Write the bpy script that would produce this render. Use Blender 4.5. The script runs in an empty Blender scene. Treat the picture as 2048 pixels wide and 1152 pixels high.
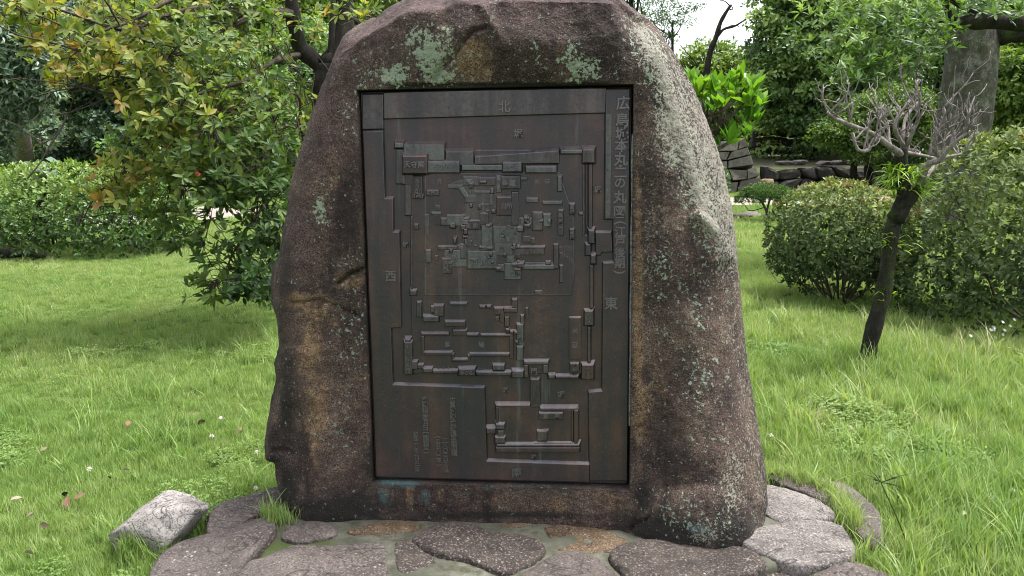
import bpy, bmesh, math, random
import numpy as np
from mathutils import Vector, Matrix

S = bpy.context.scene
COL = S.collection
# ---------------------------------------------------------------- camera
CAM_H, PITCH, FPX = 1.55, math.radians(10.4), 1607.0
cd = bpy.data.cameras.new('camera'); cam = bpy.data.objects.new('camera', cd); COL.objects.link(cam)
cd.sensor_width = 36; cd.lens = 36*FPX/2048; cd.clip_start = 0.05; cd.clip_end = 2000
cam.location = (0, 0, CAM_H); cam.rotation_euler = (math.pi/2-PITCH, 0, 0)
S.camera = cam
# ---------------------------------------------------------------- sky (bright overcast) and sun
SUN_EL, SUN_AZ = math.radians(70), math.radians(75)       # azimuth from +Y towards +X
W = bpy.data.worlds.new('World'); S.world = W; W.use_nodes = True
wn, wl = W.node_tree.nodes, W.node_tree.links
bg = wn['Background']
sky = wn.new('ShaderNodeTexSky'); sky.sky_type = 'NISHITA'; sky.sun_disc = False
sky.sun_elevation = SUN_EL; sky.sun_rotation = SUN_AZ; sky.dust_density = 4.0; sky.ozone_density = 1.0
hs = wn.new('ShaderNodeHueSaturation'); hs.inputs['Saturation'].default_value = 0.30; hs.inputs['Value'].default_value = 1.0
wl.new(sky.outputs[0], hs.inputs['Color']); wl.new(hs.outputs[0], bg.inputs['Color'])
bg.inputs['Strength'].default_value = 0.115
sd = bpy.data.lights.new('sun', 'SUN'); sun = bpy.data.objects.new('sun', sd); COL.objects.link(sun)
sd.energy = 1.5; sd.angle = math.radians(11); sd.color = (1, 0.985, 0.95)
sdir = Vector((math.cos(SUN_EL)*math.sin(SUN_AZ), math.cos(SUN_EL)*math.cos(SUN_AZ), math.sin(SUN_EL)))
sun.rotation_euler = sdir.to_track_quat('Z', 'Y').to_euler(); sun.location = sdir*50
S.view_settings.view_transform = 'Standard'; S.view_settings.look = 'None'
S.view_settings.exposure = 2.05; S.view_settings.gamma = 1.0
S.render.engine = 'CYCLES'
S.cycles.use_denoising = True; S.cycles.denoising_prefilter = 'ACCURATE'
S.cycles.filter_width = 1.0; S.cycles.max_bounces = 6; S.cycles.diffuse_bounces = 3; S.cycles.glossy_bounces = 2
S.cycles.transmission_bounces = 3; S.cycles.transparent_max_bounces = 4
S.cycles.caustics_reflective = False; S.cycles.caustics_refractive = False
S.cycles.sample_clamp_indirect = 4

# ---------------------------------------------------------------- measuring helpers
GZ = -0.06                                                # ground level
_F = np.array([0, math.cos(PITCH), -math.sin(PITCH)]); _U = np.array([0, math.sin(PITCH), math.cos(PITCH)]); _R = np.array([1., 0, 0])
CAMP = np.array([0, 0, CAM_H])
def ray(px, py): return _F + _R*((px-1024)/FPX) + _U*((576-py)/FPX)
def at(px, py, y):                                        # point seen at a photo position, y metres away
    d = ray(px, py); return CAMP + d*(y/d[1])
def gnd(px, py, z=GZ):                                    # point on the ground
    d = ray(px, py); return CAMP + d*((z-CAM_H)/d[2])
RNG = np.random.default_rng(7)
def nrm(v): return v/np.maximum(np.linalg.norm(v, axis=-1, keepdims=True), 1e-9)

# numpy gradient-ish noise (smooth value noise), roughly -1..1
def vnoise(P, seed=0):
    P = np.asarray(P, float); i = np.floor(P).astype(np.int64); f = P-i; f = f*f*f*(f*(f*6-15)+10)
    def h(a, b, c):
        n = (a*374761393 + b*668265263 + c*2147483647 + seed*1274126177) & 0xffffffff
        n = ((n ^ (n >> 13))*1274126177) & 0xffffffff
        n = ((n ^ (n >> 15))*2246822519) & 0xffffffff
        return ((n ^ (n >> 16)) & 0xffff)/32767.5-1
    r = 0
    for dx in (0, 1):
        for dy in (0, 1):
            for dz in (0, 1):
                w = (f[..., 0] if dx else 1-f[..., 0])*(f[..., 1] if dy else 1-f[..., 1])*(f[..., 2] if dz else 1-f[..., 2])
                r = r+w*h(i[..., 0]+dx, i[..., 1]+dy, i[..., 2]+dz)
    return r
def fbm(P, sc, oc=4, seed=0, gain=0.5):
    r = 0; a = 1; t = 0
    for o in range(oc):
        r = r+a*vnoise(np.asarray(P)*sc*2**o+o*17.3, seed+o); t += a; a *= gain
    return r/t
def smooth(x, a, b):
    t = np.clip((np.asarray(x, float)-a)/(b-a), 0, 1); return t*t*(3-2*t)

# ---------------------------------------------------------------- object helpers
def tag(o, label=None, cat=None, group=None, kind=None):
    if label: o['label'] = label
    if cat: o['category'] = cat
    if group: o['group'] = group
    if kind: o['kind'] = kind
    return o
def link(name, me, parent=None):
    o = bpy.data.objects.new(name, me); COL.objects.link(o)
    if parent is not None: o.parent = parent
    return o
def empty(name, loc=(0, 0, 0)):
    o = bpy.data.objects.new(name, None); o.empty_display_size = 0.1; COL.objects.link(o); o.location = loc
    return o
def np_mesh(name, V, F, mat=None, smooth_sh=False, attrs=None):
    """V (n,3); F (m,k) array of one face size, or list of index lists"""
    me = bpy.data.meshes.new(name)
    V = np.asarray(V, np.float32)
    me.vertices.add(len(V)); me.vertices.foreach_set('co', V.ravel())
    if isinstance(F, np.ndarray):
        k = F.shape[1]; idx = F.ravel().astype(np.int32); st = np.arange(0, len(idx), k, dtype=np.int32)
    else:
        idx = np.array([i for f in F for i in f], np.int32)
        st = np.concatenate([[0], np.cumsum([len(f) for f in F])[:-1]]).astype(np.int32)
    me.loops.add(len(idx)); me.loops.foreach_set('vertex_index', idx)
    me.polygons.add(len(st)); me.polygons.foreach_set('loop_start', st)
    if attrs:
        for k_, a in attrs.items():
            t = me.attributes.new(k_, 'FLOAT', 'POINT'); t.data.foreach_set('value', np.asarray(a, np.float32))
    me.update(calc_edges=True)
    if smooth_sh: me.polygons.foreach_set('use_smooth', np.ones(len(st), bool))
    else: me.shade_flat()
    if mat is not None: me.materials.append(mat)
    return me
def place(o, base):                                       # give a mesh object built in world space its own origin
    base = np.asarray(base, float)
    me = o.data; n = len(me.vertices); c = np.empty(n*3, np.float32); me.vertices.foreach_get('co', c)
    c = (c.reshape(-1, 3)-base).astype(np.float32); me.vertices.foreach_set('co', c.ravel()); me.update()
    o.location = base
    return o
class MB:                                                 # gathers mixed pieces for one mesh
    def __init__(s): s.V = []; s.F = []; s.n = 0; s.A = []
    def add(s, V, F, a=0.0):
        V = np.asarray(V, float); s.V.append(V)
        s.F += [[i+s.n for i in f] for f in F]; s.n += len(V); s.A.append(np.full(len(V), a) if np.isscalar(a) else np.asarray(a))
        return s
    def mesh(s, name, mat, sm=False): return np_mesh(name, np.concatenate(s.V), s.F, mat, sm, {'tint': np.concatenate(s.A)})
    def build(s, name, mat, parent=None, sm=False, base=None):
        V = np.concatenate(s.V)
        if base is not None: s.V = [V-np.asarray(base, float)]
        return link(name, s.mesh(name, mat, sm), parent)
def tube(path, rad, k=8, caps=True, wob=0, seed=0):
    """tapered tube along a polyline -> V, F"""
    P = np.asarray(path, float); n = len(P); rad = np.broadcast_to(np.asarray(rad, float), (n,))
    T = np.gradient(P, axis=0); T = nrm(T)
    up = np.array([0, 0, 1.]) if abs(T[0][2]) < 0.9 else np.array([1., 0, 0])
    N = np.cross(T[0], up); N /= np.linalg.norm(N)
    V = []; ang = np.arange(k)*2*np.pi/k
    for i in range(n):
        N = N-T[i]*N.dot(T[i]); N /= max(np.linalg.norm(N), 1e-9); B = np.cross(T[i], N)
        ring = P[i]+rad[i]*(np.cos(ang)[:, None]*N+np.sin(ang)[:, None]*B)
        V.append(ring)
    V = np.concatenate(V)
    if wob:
        c = np.repeat(P, k, axis=0); d = V-c
        V = c+d*(1+wob*fbm(V, 3/max(rad.max(), 1e-3)*0.5, 3, seed))[:, None]
    F = [[i*k+j, i*k+(j+1) % k, (i+1)*k+(j+1) % k, (i+1)*k+j] for i in range(n-1) for j in range(k)]
    if caps: F += [list(range(k))[::-1], [(n-1)*k+j for j in range(k)]]
    return V, F
def spline(pts, n):                                       # Catmull-Rom through points
    P = np.asarray(pts, float); P = np.vstack([2*P[0]-P[1], P, 2*P[-1]-P[-2]])
    m = len(P)-3; u = np.linspace(0, m-1e-6, n); i = u.astype(int); t = (u-i)[:, None]
    a, b, c, d = P[i], P[i+1], P[i+2], P[i+3]
    return 0.5*((2*b)+(-a+c)*t+(2*a-5*b+4*c-d)*t**2+(-a+3*b-3*c+d)*t**3)

# ---------------------------------------------------------------- material helpers
class NT:
    def __init__(s, name, rough=0.7, spec=0.3):
        s.m = bpy.data.materials.new(name); s.m.use_nodes = True
        s.n = s.m.node_tree.nodes; s.l = s.m.node_tree.links
        s.p = s.n['Principled BSDF']; s.out = s.n['Material Output']
        s.p.inputs['Roughness'].default_value = rough; s.p.inputs['Specular IOR Level'].default_value = spec
        s.tc = s.n.new('ShaderNodeTexCoord')
    def sock(s, x): return x.outputs[0] if hasattr(x, 'outputs') else x
    def put(s, inp, v):
        if isinstance(v, (int, float)): inp.default_value = v
        elif isinstance(v, tuple): inp.default_value = v if len(v) == len(inp.default_value) else v+(1,)
        else: s.l.new(s.sock(v), inp)
    def noise(s, sc, det=4, rough=0.6, co='Object', st=None, dist=0, out='Fac'):
        t = s.n.new('ShaderNodeTexNoise'); t.inputs['Scale'].default_value = sc; t.inputs['Detail'].default_value = det
        t.inputs['Roughness'].default_value = rough; t.inputs['Distortion'].default_value = dist
        c = s.tc.outputs[co]
        if st:
            mp = s.n.new('ShaderNodeMapping'); mp.inputs['Scale'].default_value = st; s.l.new(c, mp.inputs['Vector']); c = mp.outputs[0]
        s.l.new(c, t.inputs['Vector']); return t.outputs[out]
    def voro(s, sc, feat='F1', out='Distance', co='Object', rand=1.0):
        t = s.n.new('ShaderNodeTexVoronoi'); t.feature = feat; t.inputs['Scale'].default_value = sc
        s.l.new(s.tc.outputs[co], t.inputs['Vector']); t.inputs['Randomness'].default_value = rand; return t.outputs[out]
    def ramp(s, v, stops, interp='LINEAR'):
        r = s.n.new('ShaderNodeValToRGB'); e = r.color_ramp.elements; r.color_ramp.interpolation = interp
        while len(e) < len(stops): e.new(0.5)
        for q, (p, c) in zip(e, stops):
            q.position = p; q.color = (c, c, c, 1) if isinstance(c, (int, float)) else tuple(c)+(1,)
        s.put(r.inputs[0], v); return r.outputs[0]
    def mix(s, f, a, b, mode='MIX'):
        m = s.n.new('ShaderNodeMix'); m.data_type = 'RGBA'; m.blend_type = mode
        s.put(m.inputs[0], f); s.put(m.inputs[6], a); s.put(m.inputs[7], b); return m.outputs[2]
    def math(s, op, a, b=0.0, clamp=False):
        m = s.n.new('ShaderNodeMath'); m.operation = op; m.use_clamp = clamp
        s.put(m.inputs[0], a); s.put(m.inputs[1], b); return m.outputs[0]
    def attr(s, name, out='Fac'):
        a = s.n.new('ShaderNodeAttribute'); a.attribute_name = name; return a.outputs[out]
    def bump(s, h, strength=0.4, dist=0.01):
        b = s.n.new('ShaderNodeBump'); b.inputs['Strength'].default_value = strength; b.inputs['Distance'].default_value = dist
        s.put(b.inputs['Height'], h); s.l.new(b.outputs[0], s.p.inputs['Normal']); return b
    def color(s, c): s.put(s.p.inputs['Base Color'], c); return s
    def rough(s, r): s.put(s.p.inputs['Roughness'], r); return s

def leaf_mat(name, stops, trans=0.35, rough=0.45, spec=0.4, tcol=None, patch=0.0):
    """leaf: colour by its own 'tint' attribute, some light through the blade"""
    M = NT(name, rough, spec)
    c = M.ramp(M.attr('tint'), stops)
    n = M.noise(9, 2); c = M.mix(0.35, c, M.mix(n, (0.6, 0.62, 0.5), (1.25, 1.2, 1.05)), 'MULTIPLY')
    M.color(c)
    tr = M.n.new('ShaderNodeBsdfTranslucent'); M.put(tr.inputs[0], M.mix(1.0, c, tcol or (1.25, 1.3, 0.5), 'MULTIPLY'))
    mx = M.n.new('ShaderNodeMixShader'); mx.inputs[0].default_value = trans
    M.l.new(M.p.outputs[0], mx.inputs[1]); M.l.new(tr.outputs[0], mx.inputs[2]); M.l.new(mx.outputs[0], M.out.inputs[0])
    return M.m
# ================================================================ materials of the setting
def soil_mat():
    M = NT('lawn_soil', 0.95, 0.1)
    a = M.noise(0.8, 5); b = M.noise(14, 4)
    c = M.ramp(b, [(0.3, (0.028, 0.045, 0.010)), (0.6, (0.060, 0.100, 0.018)), (0.85, (0.10, 0.125, 0.03))])
    c = M.mix(M.ramp(a, [(0.55, 0.0), (0.75, 0.45)]), c, (0.14, 0.125, 0.06)); M.color(c); M.bump(b, 0.6, 0.03)
    return M.m
def gravel_mat():
    M = NT('gravel_path', 0.95, 0.15)
    v = M.voro(38, 'F1', 'Color'); n = M.noise(2.2, 5)
    c = M.mix(0.4, M.ramp(n, [(0.35, (0.20, 0.165, 0.14)), (0.7, (0.36, 0.31, 0.27))]), v, 'MULTIPLY')
    M.color(M.mix(0.5, c, M.ramp(n, [(0.35, (0.24, 0.20, 0.17)), (0.7, (0.40, 0.35, 0.30))]))); M.bump(M.voro(38), 0.5, 0.02)
    return M.m
def rock_mat():
    """weathered granite of the standing stone; lichen, stain and iron patches come as attributes of the surface"""
    M = NT('weathered_granite', 0.86, 0.25)
    grain = M.voro(300, 'F1', 'Color'); gs = M.n.new('ShaderNodeSeparateColor'); M.l.new(grain, gs.inputs[0])
    n1 = M.noise(4.5, 8, 0.72); n2 = M.noise(26, 5, 0.7); n3 = M.noise(110, 3, 0.7)
    base = M.ramp(n1, [(0.34, (0.020, 0.013, 0.012)), (0.45, (0.058, 0.038, 0.034)), (0.55, (0.112, 0.075, 0.060)), (0.67, (0.195, 0.142, 0.105))])
    base = M.mix(M.math('MULTIPLY', M.attr('purple'), 0.8), base, M.ramp(n2, [(0.3, (0.056, 0.032, 0.035)), (0.7, (0.165, 0.108, 0.108))]))
    tan = M.ramp(n2, [(0.3, (0.13, 0.075, 0.038)), (0.55, (0.27, 0.175, 0.095)), (0.75, (0.40, 0.29, 0.18))])
    f = M.math('ADD', M.attr('tan'), M.math('MULTIPLY', M.math('SUBTRACT', n2, 0.5), 1.3)); base = M.mix(M.ramp(f, [(0.35, 0), (0.75, 0.85)]), base, tan)
    base = M.mix(M.math('MULTIPLY', M.ramp(gs.outputs[0], [(0.66, 0.0), (0.95, 0.5)]), M.ramp(M.noise(7, 4, .6), [(.35, .25), (.65, 1)])), base, (0.27, 0.205, 0.165))      # feldspar grains
    base = M.mix(M.math('MULTIPLY', M.ramp(gs.outputs[1], [(0.55, 0.0), (0.8, 0.8)]), M.ramp(M.noise(9, 4, .6), [(.3, .5), (.6, 1)])), base, (0.013, 0.009, 0.009))
    strk = M.noise(7, 6, .75, st=(1, 1, .16)); base = M.mix(M.ramp(strk, [(.36, .8), (.52, 0)]), base, (0.020, 0.014, 0.014))      # rain streaks of algae      # dark mica
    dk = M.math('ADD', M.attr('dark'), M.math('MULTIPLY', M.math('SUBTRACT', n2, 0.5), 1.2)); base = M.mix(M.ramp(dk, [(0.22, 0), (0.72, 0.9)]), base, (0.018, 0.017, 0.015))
    te = M.math('ADD', M.attr('teal'), M.math('MULTIPLY', M.math('SUBTRACT', n2, 0.5), 1.5)); base = M.mix(M.ramp(te, [(0.4, 0), (0.9, 0.75)]), base, (0.085, 0.165, 0.17))
    # lichen: crisp speckles, colours of two species
    ln = M.math('ADD', M.math('MULTIPLY', n2, 0.42), M.math('MULTIPLY', n3, 0.58))
    lf = M.math('ADD', M.math('MULTIPLY', M.attr('lichen'), 0.72), M.math('MULTIPLY', M.math('SUBTRACT', ln, 0.5), 2.4))
    lf = M.math('ADD', lf, M.math('MULTIPLY', M.math('SUBTRACT', 0.36, M.voro(48, 'F1', 'Distance')), 0.55))
    mint = M.mix(n3, (0.17, 0.215, 0.15), (0.40, 0.46, 0.345))
    base = M.mix(M.ramp(lf, [(0.30, 0), (0.42, 0.92)]), base, mint)
    pf = M.math('ADD', M.math('MULTIPLY', M.attr('pale'), 0.62), M.math('MULTIPLY', M.math('SUBTRACT', M.math('ADD', M.math('MULTIPLY', n3, 0.6), M.math('MULTIPLY', M.noise(45, 4, 0.7), 0.4)), 0.5), 2.3))
    palec = M.mix(n2, (0.19, 0.18, 0.14), (0.37, 0.355, 0.295))
    base = M.mix(M.ramp(pf, [(0.28, 0), (0.44, 0.9)]), base, palec)
    spots = M.math('ADD', M.math('MULTIPLY', M.attr('spots'), 0.5), M.math('MULTIPLY', M.math('SUBTRACT', M.noise(60, 3, 0.6), 0.5), 2.6))
    base = M.mix(M.ramp(spots, [(0.55, 0), (0.64, 0.85)]), base, M.mix(n3, (0.15, 0.20, 0.155), (0.29, 0.34, 0.27)))
    M.color(base)
    h = M.math('ADD', M.math('MULTIPLY', n3, 0.6), M.math('ADD', M.math('MULTIPLY', gs.outputs[2], 0.35), M.math('MULTIPLY', n2, 0.9)))
    M.bump(h, 1.0, 0.016)
    return M.m
def slab_mat(name, cols, speck=0.5, moss=0.0):
    M = NT(name, 0.88, 0.25)
    n1 = M.noise(5, 6, 0.65); n2 = M.noise(45, 4, 0.7); g = M.voro(190, 'F1', 'Color')
    gs = M.n.new('ShaderNodeSeparateColor'); M.l.new(g, gs.inputs[0])
    c = M.ramp(n1, [(0.3, cols[0]), (0.5, cols[1]), (0.72, cols[2])])
    c = M.mix(M.ramp(gs.outputs[0], [(0.7, 0.0), (0.95, speck)]), c, (0.46, 0.42, 0.39))
    c = M.mix(M.ramp(gs.outputs[1], [(0.62, 0.0), (0.9, 0.6)]), c, (0.03, 0.026, 0.026))
    c = M.mix(M.ramp(M.noise(2.2, 4), [(0.5, 0), (0.72, 0.55)]), c, cols[0])
    w = M.voro(34, 'F1', 'Distance'); c = M.mix(M.math('MULTIPLY', M.ramp(w, [(0.12, 0.8), (0.2, 0)]), M.ramp(M.noise(8, 2), [(0.52, 0), (0.62, 1)])), c, (0.40, 0.41, 0.37))   # lichen dots
    c = M.mix(1.0, c, (0.72, 0.68, 0.65), 'MULTIPLY')
    c = M.mix(M.ramp(M.math('ABSOLUTE', M.math('SUBTRACT', M.noise(3.1, 3, .6, dist=1.2), .5)), [(0.0, .75), (0.012, 0)]), c, (0.012, 0.011, 0.010))   # hairline cracks
    if moss: c = M.mix(M.ramp(n1, [(0.62-moss*0.2, 0), (0.75-moss*0.2, 0.8)]), c, (0.06, 0.09, 0.025))
    M.color(c); M.bump(M.math('ADD', n2, M.math('MULTIPLY', n1, 0.8)), 0.7, 0.008)
    return M.m
def mortar_mat():
    M = NT('mortar', 0.8, 0.3)
    n = M.noise(7, 5, 0.65); f = M.noise(120, 3)
    c = M.ramp(n, [(0.32, (0.036, 0.038, 0.024)), (0.5, (0.080, 0.080, 0.058)), (0.68, (0.15, 0.142, 0.108))])
    c = M.mix(M.ramp(f, [(0.35, 0.6), (0.6, 0)]), c, (0.07, 0.07, 0.055))
    c = M.mix(M.ramp(M.noise(16, 5, .7), [(.5, 0), (.66, .85)]), c, (0.035, 0.038, 0.020))
    c = M.mix(M.attr('moss'), c, M.mix(f, (0.016, 0.024, 0.005), (0.050, 0.070, 0.012)))
    M.color(c); M.bump(M.math('ADD', n, f), 0.6, 0.006)
    return M.m
def bronze_mat(name, patina, dark=1.0, metal=0.45):
    M = NT(name, 0.42, 0.5); M.p.inputs['Metallic'].default_value = metal
    st = M.noise(9, 6, 0.7, st=(1.0, 0.10, 1.0)); n = M.noise(4.5, 6, 0.7); f = M.noise(70, 4, 0.7); f2 = M.noise(240, 3, 0.7)
    d = dark
    c = M.ramp(n, [(0.3, (0.040*d, 0.036*d, 0.042*d)), (0.5, (0.070*d, 0.046*d, 0.048*d)), (0.62, (0.098*d, 0.058*d, 0.053*d)), (0.80, (0.125*d, 0.070*d, 0.060*d))])
    c = M.mix(M.ramp(st, [(0.40, 0.75), (0.58, 0)]), c, (0.036*d, 0.038*d, 0.046*d))
    pt = M.math('ADD', M.math('MULTIPLY', st, 0.65), M.math('MULTIPLY', f, 0.35))
    c = M.mix(M.ramp(pt, [(0.56-patina*0.26, 0), (0.72-patina*0.18, 0.30+patina*0.5)]), c, M.mix(f, (0.080, 0.092, 0.096), (0.18, 0.205, 0.20)))
    c = M.mix(M.ramp(M.noise(7, 4, 0.6, st=(2.4, 0.14, 1)), [(0.62, 0), (0.76, 0.5)]), c, (0.20, 0.27, 0.28))
    c = M.mix(M.ramp(f2, [(0.60, 0), (0.72, 0.45)]), c, (0.23, 0.21, 0.19))
    c = M.mix(1.0, c, (0.84, 0.84, 0.84), 'MULTIPLY'); M.color(c); M.rough(M.ramp(f, [(0.3, 0.26), (0.7, 0.46)])); M.bump(M.math('ADD', f2, M.math('MULTIPLY', f, 0.8)), 0.35, 0.002)
    return M.m

# ================================================================ ground sheet
def ground_z(x, y):
    P = np.stack([np.asarray(x, float), np.asarray(y, float), np.zeros_like(np.asarray(x, float))], -1)
    near = np.exp(-((P[..., 0]-0.1)**2+(P[..., 1]-3.2)**2)/3.0)
    return GZ+0.035*fbm(P, 0.45, 3, 5)*(1-near)
def ground():
    def axis(lo, hi, fine_lo, fine_hi, st): 
        a = np.arange(fine_lo, fine_hi+1e-6, st)
        l = fine_lo-np.geomspace(0.6, fine_lo-lo, 22)[::-1]; r = fine_hi+np.geomspace(0.6, hi-fine_hi, 22)
        return np.concatenate([l, a, r])
    X = axis(-500, 500, -22, 22, 0.3); Y = axis(-300, 700, -1, 34, 0.3)
    gx, gy = np.meshgrid(X, Y, indexing='ij'); z = ground_z(gx, gy)
    n, m = gx.shape; idx = np.arange(n*m).reshape(n, m)
    F = np.stack([idx[:-1, :-1], idx[1:, :-1], idx[1:, 1:], idx[:-1, 1:]], -1).reshape(-1, 4)
    o = link('ground', np_mesh('ground', np.stack([gx, gy, z], -1).reshape(-1, 3), F, soil_mat(), True)); o['kind'] = 'structure'
ground()
GRAVEL = gravel_mat()
def patch(name, poly_px, dz):
    P = np.array([gnd(*p) for p in poly_px]); P = P[:, :2]
    c = P.mean(0); n = 90; t = np.linspace(0, len(P), n, endpoint=False); i = t.astype(int); f = (t-i)[:, None]
    O = P[i % len(P)]*(1-f)+P[(i+1) % len(P)]*f
    O = c+(O-c)*(1+0.05*fbm(np.c_[O, O[:, 0]*0], 1.1, 3, 3))[:, None]
    V = [np.r_[c, ground_z(c[0], c[1])+dz]]; F = []
    for k, s in enumerate((0.33, 0.66, 1.0)):
        Q = c+(O-c)*s; V += [np.r_[q, ground_z(q[0], q[1])+dz] for q in Q]
    for j in range(n):
        F.append([0, 1+j, 1+(j+1) % n])
        for r in range(2): F.append([1+r*n+j, 1+(r+1)*n+j, 1+(r+1)*n+(j+1) % n, 1+r*n+(j+1) % n])
    o = link(name, np_mesh(name, np.array(V), F, GRAVEL, True)); o['kind'] = 'structure'
    return O
PATH_A = patch('gravel_path', [(1380, 402), (1420, 396), (1560, 398), (1640, 403), (1760, 392), (1800, 398), (1760, 412), (1640, 416), (1540, 412), (1380, 412)], 0.03)
PATH_B = patch('bare_earth_patch', [(1535, 490), (1590, 486), (1625, 494), (1600, 502), (1540, 500)], 0.012)
PATH_C = patch('gravel_yard', [(120, 440), (260, 425), (430, 415), (520, 420), (500, 436), (330, 446), (180, 455)], 0.03)

# ================================================================ monument: standing stone with bronze map plaque
PX = np.array([0.9956479, -0.09202331, 0.01472974]); PY = np.array([-0.0114713, 0.03583799, 0.99929177]); PX = PX/np.linalg.norm(PX)
PY = PY-PX*PX.dot(PY); PY /= np.linalg.norm(PY); PN = np.cross(PX, PY)
PC = np.array([-0.05909021, 3.08, 0.96837742]); PW, PH = 1.0268, 1.5435
def to_ab(px, py, n=0.0):                                 # photo position -> plaque-plane coordinates (metres)
    d = ray(px, py); o = PC+PN*n; t = (o-CAMP).dot(PN)/d.dot(PN); q = CAMP+d*t-o
    return np.array([q.dot(PX), q.dot(PY)])
def ab_px(a, b, n):
    P = PC+np.multiply.outer(a, PX)+np.multiply.outer(b, PY)+np.multiply.outer(n, PN)-CAMP
    z = P@_F; return 1024+FPX*(P@_R)/z, 576-FPX*(P@_U)/z
MON = empty('stone_monument', PC*np.array([1, 1, 0])+np.array([0, 0.1, 0.05]))
tag(MON, 'tall rounded granite boulder with an inset bronze castle map plaque, set on flat stones', 'monument')
MB0 = np.array(MON.location)

def poly_dist(u, v, pts):
    d = np.full(u.shape, 1e9)
    for (x0, y0), (x1, y1) in zip(pts[:-1], pts[1:]):
        dx, dy = x1-x0, y1-y0; t = np.clip(((u-x0)*dx+(v-y0)*dy)/(dx*dx+dy*dy), 0, 1)
        d = np.minimum(d, np.hypot(u-x0-t*dx, v-y0-t*dy))
    return d
def blob(u, v, L):
    r = np.zeros(u.shape)
    for x, y, rx, ry, s in L: r = np.maximum(r, s*np.exp(-(((u-x)/rx)**2+((v-y)/ry)**2)))
    return r
def standing_stone():
    #        photo x, y, how far back the outline lies, width of the rounding
    O = [(604, 1060), (585, 1003), (572, 950), (566, 908), (549, 902), (547, 860), (552, 820), (560, 780), (567, 745), (562, 715), (574, 680), (572, 640),
         (560, 600), (557, 565), (560, 530), (572, 500), (580, 450), (590, 410), (600, 350), (615, 300), (628, 260), (640, 225), (655, 190), (672, 150),
         (690, 110), (710, 76), (730, 52), (752, 30), (775, 13), (802, -2), (840, -18), (900, -30), (1000, -36), (1100, -34), (1180, -24), (1232, -4), (1262, 17),
         (1287, 32), (1312, 60), (1342, 105), (1367, 145), (1386, 180), (1404, 225), (1427, 280), (1447, 340), (1461, 410), (1470, 480), (1475, 560), (1483, 640),
         (1492, 720), (1505, 810), (1518, 880), (1527, 940), (1528, 985), (1519, 1022), (1508, 1056), (1480, 1120), (1380, 1135), (1200, 1130), (1000, 1125),
         (800, 1125), (660, 1125)]
    nO = len(O)
    def prof(i):
        x, y = O[i]
        if y > 1100: return 0.06, 0.05
        if y < 20: return 0.34, 0.10
        if x < 1000: return (0.24 if y > 250 else 0.24+0.1*(250-y)/250), (0.15 if y > 250 else 0.15)
        return 0.29, 0.34
    pr = np.array([prof(i) for i in range(nO)]); pr = (np.roll(pr, 1, 0)+pr*2+np.roll(pr, -1, 0))/4
    oab = np.array([to_ab(x, y, 0.035-pr[i][0]) for i, (x, y) in enumerate(O)])
    # the hole of the plaque
    ha, hb, ht = PW/2+0.006, -PH/2-0.008, PH/2+0.006
    cor = np.array([[-ha, ht], [ha, ht], [ha, hb], [-ha, hb]])
    ang = np.sort(np.concatenate([np.linspace(-np.pi, np.pi, 780, endpoint=False), np.arctan2(cor[:, 1], cor[:, 0])]))
    dirs = np.c_[np.cos(ang), np.sin(ang)]; N = len(ang)
    # rays against the outline
    rr = np.zeros(N); D = np.zeros(N); R = np.zeros(N)
    for i in range(nO):
        p, q = oab[i], oab[(i+1) % nO]; e = q-p
        den = dirs[:, 0]*e[1]-dirs[:, 1]*e[0]
        den = np.where(abs(den) < 1e-9, 1e-9, den)
        t = (p[0]*e[1]-p[1]*e[0])/den; s = (p[0]*dirs[:, 1]-p[1]*dirs[:, 0])/den
        ok = (t > 0) & (s >= -1e-6) & (s <= 1+1e-6) & (t > rr)
        rr = np.where(ok, t, rr); D = np.where(ok, pr[i][0]*(1-s)+pr[(i+1) % nO][0]*s, D); R = np.where(ok, pr[i][1]*(1-s)+pr[(i+1) % nO][1]*s, R)
    hole = np.minimum(ha/np.maximum(abs(dirs[:, 0]), 1e-9), np.where(dirs[:, 1] > 0, ht, -hb)/np.maximum(abs(dirs[:, 1]), 1e-9))
    M = 120
    t = np.linspace(0, 1, M); t = t+0.10*np.sin(2*np.pi*t)/(2*np.pi)*-1
    rad = hole[None]+(rr-hole)[None]*t[:, None]            # M,N
    a = rad*dirs[None, :, 0]; b = rad*dirs[None, :, 1]
    s = (rr[None]-rad)
    q = np.clip(1-s/np.minimum(R, (rr-hole)*0.97)[None], 0, 1)
    n = 0.035-D[None]*(1-np.sqrt(np.maximum(1-q**2.2, 0)))
    u, v = ab_px(a, b, np.full(a.shape, 0.03))
    # ---- relief of the face
    inner = smooth(t, 0.0, 0.12)[:, None]*np.ones(N)[None]
    dome = np.sqrt(np.maximum(0, 1-((u-1385)/118)**2-((v-1045)/95)**2)); n += 0.035*np.maximum(dome, 0)**0.75+0.085*np.exp(-(((u-1400)/130)**2+((v-1065)/130)**2))
    n += 0.055*np.exp(-(((u-1420)/110)**2+((v-900)/180)**2))*inner
    n += 0.06*np.exp(-(((u-650)/70)**2+((v-980)/130)**2))*inner
    n += 0.03*np.exp(-(((u-620)/50)**2+((v-760)/90)**2))*inner
    n += 0.045*np.exp(-(((u-1010)/210)**2+((v-90)/60)**2))*inner
    ridge = np.interp(u, [600, 700, 760, 820, 880, 920, 970, 1000, 1150, 1240, 1290, 1350], [140, 96, 60, 28, 30, 8, 12, 4, 2, 6, 38, 90])
    n -= np.clip(ridge-v, 0, 80)*0.0030*smooth(-abs(u-1000), -330, -260)
    n -= 0.018*np.exp(-(poly_dist(u, v, [(868, 160), (890, 132), (908, 118), (930, 86), (948, 66), (975, 58)])/5.5)**2)
    n -= 0.016*np.exp(-(((u-950)/46)**4+((v-122)/52)**4))
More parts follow.
